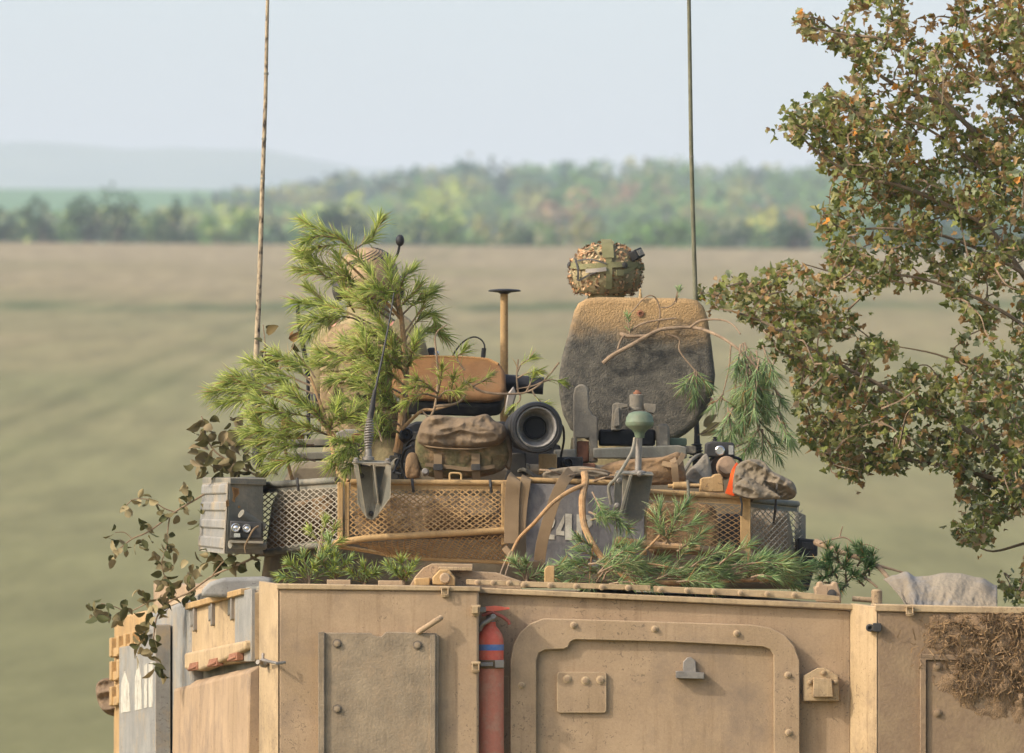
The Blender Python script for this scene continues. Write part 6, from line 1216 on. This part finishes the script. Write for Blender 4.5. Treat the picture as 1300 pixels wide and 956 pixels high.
leafy('withered leafy branch sticking out left of the ribbed corner box', P(270, 622, Yw), [([(272, 620, Yw), (245, 636, Yw), (222, 650, Yw), (190, 674, Yw), (168, 684, Yw), (150, 698, Yw), (143, 702, Yw)], 1.5, .8), ([(222, 650, Yw), (210, 646, Yw), (200, 640, Yw), (188, 634, Yw), (170, 634, Yw), (160, 642, Yw)], 1, .6), ([(216, 654, Yw), (213, 672, Yw), (212, 690, Yw), (208, 705, Yw), (205, 718, Yw), (212, 740, Yw)], 1, .6), ([(168, 684, Yw), (158, 676, Yw), (146, 676, Yw)], .8, .5)],
      [(x, y, Yw) for x, y in ((160, 640), (162, 646), (175, 632), (178, 638), (186, 634), (190, 630), (208, 648), (210, 655), (228, 634), (232, 640), (238, 646), (230, 652), (240, 622), (236, 617), (245, 630), (256, 640), (146, 676), (152, 683), (142, 688), (145, 704), (150, 698), (145, 712), (160, 690), (168, 692), (158, 698), (183, 668), (190, 668), (193, 676), (180, 688), (187, 694), (205, 682), (212, 678), (218, 690), (205, 690), (210, 700), (196, 700), (203, 706), (198, 714), (208, 716), (216, 712), (205, 724), (210, 732), (216, 742), (207, 740), (252, 648), (250, 660), (200, 646), (222, 700))], 14, 3, wl_lib, per=2)
Yv = 41.6
leafy('withered leafy branch trailing from under the corner box down the sunlit side modules', P(330, 705, Yv), [([(335, 702, Yv), (305, 716, Yv), (272, 730, Yv + .3), (240, 752, Yv + .6), (215, 764, Yv + .8), (200, 782, Yv + .9), (196, 800, Yv + .9), (193, 832, Yv + .9)], 1.6, .9), ([(225, 760, Yv + .8), (195, 762, Yv + .9), (165, 776, Yv + 1), (145, 770, Yv + 1), (128, 766, Yv + 1)], 1.0, .6), ([(270, 730, Yv + .3), (285, 712, Yv + .2), (310, 700, Yv)], 1, .6)],
      [(x, y, Yv + (.0 if x > 290 else .4 if x > 250 else .8)) for x, y in ((110, 767), (122, 764), (134, 768), (118, 778), (126, 780), (135, 774), (158, 766), (163, 772), (152, 785), (160, 780), (175, 752), (184, 752), (178, 760), (188, 776), (194, 784), (190, 768), (205, 742), (212, 748), (204, 756), (216, 756), (210, 766), (200, 760), (222, 746), (235, 730), (238, 740), (232, 738), (244, 714), (250, 722), (240, 745), (254, 700), (262, 704), (270, 704), (275, 712), (262, 716), (282, 712), (290, 704), (300, 708), (308, 714), (318, 702), (326, 710), (296, 718), (240, 758), (246, 752), (176, 795), (170, 804), (182, 806), (188, 790), (180, 818), (184, 828), (190, 822), (176, 830), (196, 806), (192, 838), (198, 846), (200, 858), (196, 850), (186, 812), (206, 778), (214, 772), (198, 770))], 17, 7, wl_lib, per=2)
big_leaf = leaf_lib('oval', [lin(140, 122, 88), lin(108, 100, 62), lin(124, 110, 76), lin(88, 84, 48)], 4, (.6, 1.8), (.4, 1.0), DRYLEAF, 9)
leafy('bunch of curled withered beige leaves on top of the ribbed corner box', P(300, 600, 42.0), [([(330, 606, 42), (300, 590, 42), (275, 575, 42), (262, 555, 42), (256, 528, 42)], 1.6, .8), ([(300, 592, 42), (295, 560, 42), (300, 540, 42)], 1.2, .7)],
      [(x, y, 42 - random.Random(x).uniform(0, .12)) for x, y in ((256, 530), (262, 540), (268, 535), (255, 552), (265, 556), (250, 570), (260, 572), (270, 566), (254, 584), (262, 590), (270, 584), (278, 578), (248, 590), (284, 590), (280, 600), (292, 584), (300, 594), (290, 570), (296, 555), (288, 545), (302, 545), (308, 560), (312, 575), (310, 590), (320, 598), (318, 584), (330, 595), (286, 560), (276, 598), (300, 604), (295, 536), (305, 530), (340, 600), (262, 600), (272, 548), (244, 582))], 20, 13, big_leaf, hang=.4, per=2)
leafy('few curled dark leaves round the foot of the mottled antenna', P(340, 470, 42.2), [([(345, 480, 42.2), (338, 455, 42.2), (336, 430, 42.2), (334, 412, 42.2)], 1.1, .6), ([(350, 480, 42.2), (362, 455, 42.2), (372, 440, 42.2), (372, 425, 42.2)], 1.1, .6)],
      [(x, y, 42.2) for x, y in ((334, 414), (332, 432), (330, 440), (342, 440), (345, 450), (338, 426), (366, 432), (372, 424), (370, 438), (362, 458), (372, 454), (355, 462), (350, 445), (376, 446), (358, 468), (345, 460))], 16, 15, leaf_lib('oval', [lin(96, 80, 44), lin(74, 72, 40), lin(120, 88, 50)], 3, (.5, 1.6), (.4, .9), DRYLEAF, 6))
t = leafy('two dry straw coloured leaves standing beside the right antenna foot', P(890, 550, 42.5), [([(886, 552, 42.5), (897, 548, 42.5), (912, 537, 42.5)], 1, .6)], [], 20, 17, big_leaf)
lf = leaf_lib('oval', [lin(190, 170, 116), lin(170, 150, 100), lin(150, 130, 88)], 1, (.4, .8), (.5, .9), DRYLEAF, 3)
for (x, y), dr_, me in (((897, 548), (.75, 0, .55), lf[0]), ((890, 552), (.75, -.1, .15), lf[1]), ((895, 542), (.55, .1, .75), lf[2])):
    o = bpy.data.objects.new('leaf', me); COL.objects.link(o); o.parent = t; d = Vector(dr_).normalized(); q = d.to_track_quat('Y', 'Z'); q.rotate(Quaternion(d, .9)); s_ = S(24, 42.5)
    o.matrix_local = Matrix.Translation(P(x, y, 42.5) - t.location) @ q.to_matrix().to_4x4() @ Matrix.Diagonal((s_ * .8, s_, s_, 1))
# ------------------------------------------------------------------ the autumn field maple reaching in from the right
rq = random.Random(101)
TLEAF = M('maple leaf', (1, 1, 1), attr=True, rough=.6, bump=0, trans=.45, spec=.35)
TB = M('maple bark', lin(104, 88, 68), lin(130, 112, 88), scale=16, rough=.95, bump=.8, bscale=60)
tree = thing('maple_tree', 'small leaved maple turning brown, its crown reaching in from the right edge', 'tree', (2.9, 43.4, 0))
TY = 43.3
# trunk stands outside the frame on the right; limbs measured where they show
trunk = [Vector((2.9, 43.5, -.1)), Vector((2.86, 43.45, .9)), Vector((2.80, 43.4, 1.7)), Vector((2.74, 43.4, 2.5)), Vector((2.66, 43.35, 3.3)), Vector((2.55, 43.35, 4.2)), Vector((2.5, 43.4, 5.2)), Vector((2.45, 43.4, 6.0))]
m = MB(); m.tube(catmull(trunk, 4), [.11, .10, .095, .085, .07, .05, .03, .015][:1] + [.02], 12); m.build('trunk', TB, tree)
limbs = [[(1385, 640), (1330, 610), (1290, 585), (1250, 560), (1200, 530), (1150, 505), (1100, 480), (1050, 455), (1000, 425), (960, 405), (930, 395)],
         [(1385, 655), (1330, 640), (1270, 612), (1220, 595), (1160, 585), (1110, 575), (1060, 555), (1030, 535)],
         [(1395, 560), (1330, 530), (1290, 490), (1240, 470), (1190, 450), (1140, 440)],
         [(1390, 450), (1340, 400), (1300, 350), (1255, 290), (1200, 260), (1140, 235), (1090, 225), (1040, 195), (1010, 165)],
         [(1390, 430), (1330, 370), (1270, 330), (1200, 300), (1130, 290), (1070, 290), (1045, 270)],
         [(1360, 300), (1310, 240), (1260, 190), (1200, 130), (1160, 80), (1120, 50), (1080, 45), (1030, 35)],
         [(1350, 220), (1300, 150), (1260, 90), (1235, 40), (1215, -10), (1200, -60)],
         [(1360, 320), (1300, 260), (1240, 210), (1180, 165), (1120, 145), (1070, 130)],
         [(1350, 150), (1310, 60), (1290, -20), (1270, -70)],
         [(1385, 680), (1340, 680), (1300, 690), (1260, 700), (1235, 690)],
         [(1390, 500), (1330, 440), (1280, 400), (1220, 370), (1150, 350), (1080, 350), (1020, 335)],
         [(1395, 720), (1350, 740), (1310, 750), (1290, 742)], [(1200, 130), (1160, 120), (1110, 90), (1060, 40), (1030, 20)],
         [(1220, 0), (1160, -20), (1110, -10), (1090, 10)]]
nodes = []      # (point, radius)
wood_m = MB()
def off(i): return random.Random(400 + i).uniform(-.45, .55)
for i, L_ in enumerate(limbs):
    o_ = off(i); n = len(L_)
    pts = [P(x, y, TY + o_ * min(1, k / 3) + .12 * noise.noise((x * .02, y * .02, i))) for k, (x, y) in enumerate(L_)]
    if L_[0][0] > 1340: pts = [min((Vector(q) for q in catmull(trunk, 4)), key=lambda q: (q - pts[0]).length)] + pts
    pts = catmull(pts, 4); r0 = S(5.2 if i in (0, 1, 3, 5) else 3.8, TY); k = len(pts)
    wood_m.tube(pts, [r0 * (1 - .8 * j / (k - 1)) for j in range(k)], 7)
    nodes += pts[4:]
# where foliage is, measured: polygons of the crown, and the sky gaps inside it
CROWN = [[(1160, -30), (1085, -20), (1080, 20), (1018, 24), (1012, 40), (1030, 62), (1075, 70), (1085, 95), (1095, 110), (1060, 112), (1012, 132), (985, 152), (998, 178), (1030, 200), (1048, 225), (1052, 262), (1030, 268), (1042, 300), (1050, 320), (1000, 338), (962, 352), (905, 348), (892, 372), (930, 400), (960, 420), (985, 440), (1000, 470), (1010, 500), (1002, 520), (1012, 548), (1040, 575), (1070, 600), (1090, 622), (1120, 600), (1150, 605), (1185, 590), (1215, 620), (1225, 650), (1212, 690), (1245, 690), (1300, 650), (1340, 640), (1340, -60)],
         [(1272, 740), (1300, 700), (1350, 690), (1350, 775), (1300, 772), (1270, 765)]]
GAPS = [([(1085, 380), (1130, 360), (1180, 362), (1215, 385), (1225, 420), (1205, 452), (1160, 458), (1120, 430), (1090, 410)], .985), ([(1150, 470), (1200, 445), (1240, 460), (1260, 490), (1225, 492), (1180, 490)], .6), ([(1150, -30), (1218, -30), (1205, 50), (1215, 70), (1160, 60)], .93), ([(1085, 95), (1130, 88), (1170, 110), (1130, 128), (1095, 118)], .5),
        ([(1060, 300), (1110, 282), (1150, 300), (1120, 318)], .35), ([(1180, 200), (1205, 205), (1205, 240), (1185, 235)], .5), ([(1020, 238), (1120, 240), (1110, 268), (1040, 268)], .35), ([(1030, 70), (1075, 72), (1085, 110), (1020, 128)], .95), ([(1000, 500), (1030, 490), (1045, 520), (1020, 540)], .4), ([(1240, 330), (1300, 350), (1300, 385), (1262, 372)], .5), ([(905, 348), (960, 352), (940, 380), (900, 372)], .35), ([(1110, 600), (1180, 590), (1190, 610), (1130, 620)], .85), ([(1230, 700), (1300, 690), (1300, 735), (1240, 735)], .95)]
def inside(x, y, poly):
    c = False; j = len(poly) - 1
    for i in range(len(poly)):
        (xi, yi), (xj, yj) = poly[i], poly[j]
        if (yi > y) != (yj > y) and x < (xj - xi) * (y - yi) / (yj - yi) + xi: c = not c
        j = i
    return c
tips = []
while len(tips) < 1020:
    x, y = rq.uniform(890, 1345), rq.uniform(-50, 772)
    if not any(inside(x, y, p) for p in CROWN): continue
    if any(inside(x, y, p) and rq.random() < k for p, k in GAPS): continue
    if x < 1000 and rq.random() < .08: continue
    if y < 520 and x > 1120 and rq.random() < .12: continue
    if x > 1310 and rq.random() < .5: continue
    tips.append(P(x, y, TY + rq.gauss(0, .38)))
tips.sort(key=lambda p: min((p - q).length_squared for q in nodes[::3]))
tw_m = MB(); leaves = []
LC = [(lin(130, 132, 62), 28), (lin(102, 110, 52), 26), (lin(150, 145, 90), 20), (lin(156, 160, 120), 13), (lin(166, 132, 82), 9), (lin(180, 148, 106), 6), (lin(138, 106, 60), 6), (lin(200, 132, 50), .7)]
LCP = [c for c, _ in LC]; LCW = [w_ for _, w_ in LC]
BROWN = [LCP[4], LCP[5], LCP[6], LCP[2]]
for tip in tips:
    j = min(range(len(nodes)), key=lambda k: (nodes[k] - tip).length_squared); a = nodes[j]; d = tip - a; Ln = d.length
    mid = a.lerp(tip, .5) + Vector((rq.gauss(0, .03), rq.gauss(0, .03), .06 * Ln + rq.gauss(0, .02)))
    path = catmull([a, mid, tip], 5); tw_m.tube(path, [S(1.5, TY) + Ln * .002, S(.6, TY)], 4, cap=False)
    nodes += path[3::3]
    brown = noise.noise(tip * 1.3) + (.18 if tip.z > 4.2 else -.2)
    n = rq.randint(11, 19)
    for k in range(n):
        f = 1 - (rq.random() ** 1.4) * min(.9, .18 / max(.05, Ln) + .25)
        p = a.lerp(tip, f) if f < .5 else path[min(len(path) - 1, int(f * (len(path) - 1) + .5))]
        p = p + Vector((rq.gauss(0, .024), rq.gauss(0, .035), rq.gauss(0, .022)))
        c = rq.choice(BROWN) if rq.random() < max(0, brown) * .8 else rq.choices(LCP, LCW)[0]
        leaves.append((p, S(rq.uniform(5.5, 12.5) * (1.15 if rq.random() < .1 else 1), TY), c))
for L_ in limbs:     # leaves close along the limbs too
    pass
tw_m.v and tw_m
wood_m.v.extend([]) 
wood_m.build('limbs', TB, tree)['kind'] = 'stuff'
tw_m.build('twigs', TWIG, tree)['kind'] = 'stuff'
# the 300 largest leaves are leaves of their own, the rest one crown
proto = [leaf_verts('lobed', rq, rq.uniform(-.3, 1.6), rq.uniform(.1, 1.1)) for _ in range(12)]
def leaf_rot():
    d = Vector((rq.gauss(0, 1), rq.gauss(0, .8), rq.gauss(-.35, .7))).normalized(); q = d.to_track_quat('Y', 'Z'); q.rotate(Quaternion(d, rq.uniform(0, 6.28))); return q
cand = sorted(range(len(leaves)), key=lambda i: leaves[i][0].y * .12 - leaves[i][1] * 60)
cand = [i for i in cand if -20 < (leaves[i][0].x * FOC / leaves[i][0].y + CX) < 1296 and (HY - (leaves[i][0].z - ZC) * FOC / leaves[i][0].y) > 4][:300]
single = set(cand)
lib = {}
for k, (v, f) in enumerate(proto):
    for ci, c in enumerate(LCP):
        me = bpy.data.meshes.new('leaf'); me.from_pydata(v, [], f); at = me.color_attributes.new('Col', 'FLOAT_COLOR', 'POINT'); at.data.foreach_set('color', [x for _ in v for x in c]); me.materials.append(TLEAF); lib[k, ci] = me
cr = MB(); cr.col = (1, 1, 1, 1); base = tree.location
for i, (p, s_, c) in enumerate(leaves):
    q = leaf_rot(); k = rq.randrange(12)
    if i in single:
        o = bpy.data.objects.new('leaf', lib[k, LCP.index(c)]); COL.objects.link(o); o.parent = tree
        o.matrix_local = Matrix.Translation(p - base) @ q.to_matrix().to_4x4() @ Matrix.Diagonal((s_, s_, s_, 1))
    else:
        v, f = proto[k]; kk = rq.uniform(.8, 1.2); cr.col = (c[0] * kk, c[1] * kk, c[2] * kk, 1); R3 = q.to_matrix()
        cr.add([p + R3 @ (Vector(x) * s_) for x in v], f)
o = cr.build('crown', TLEAF, tree, angle=180); o['kind'] = 'stuff'
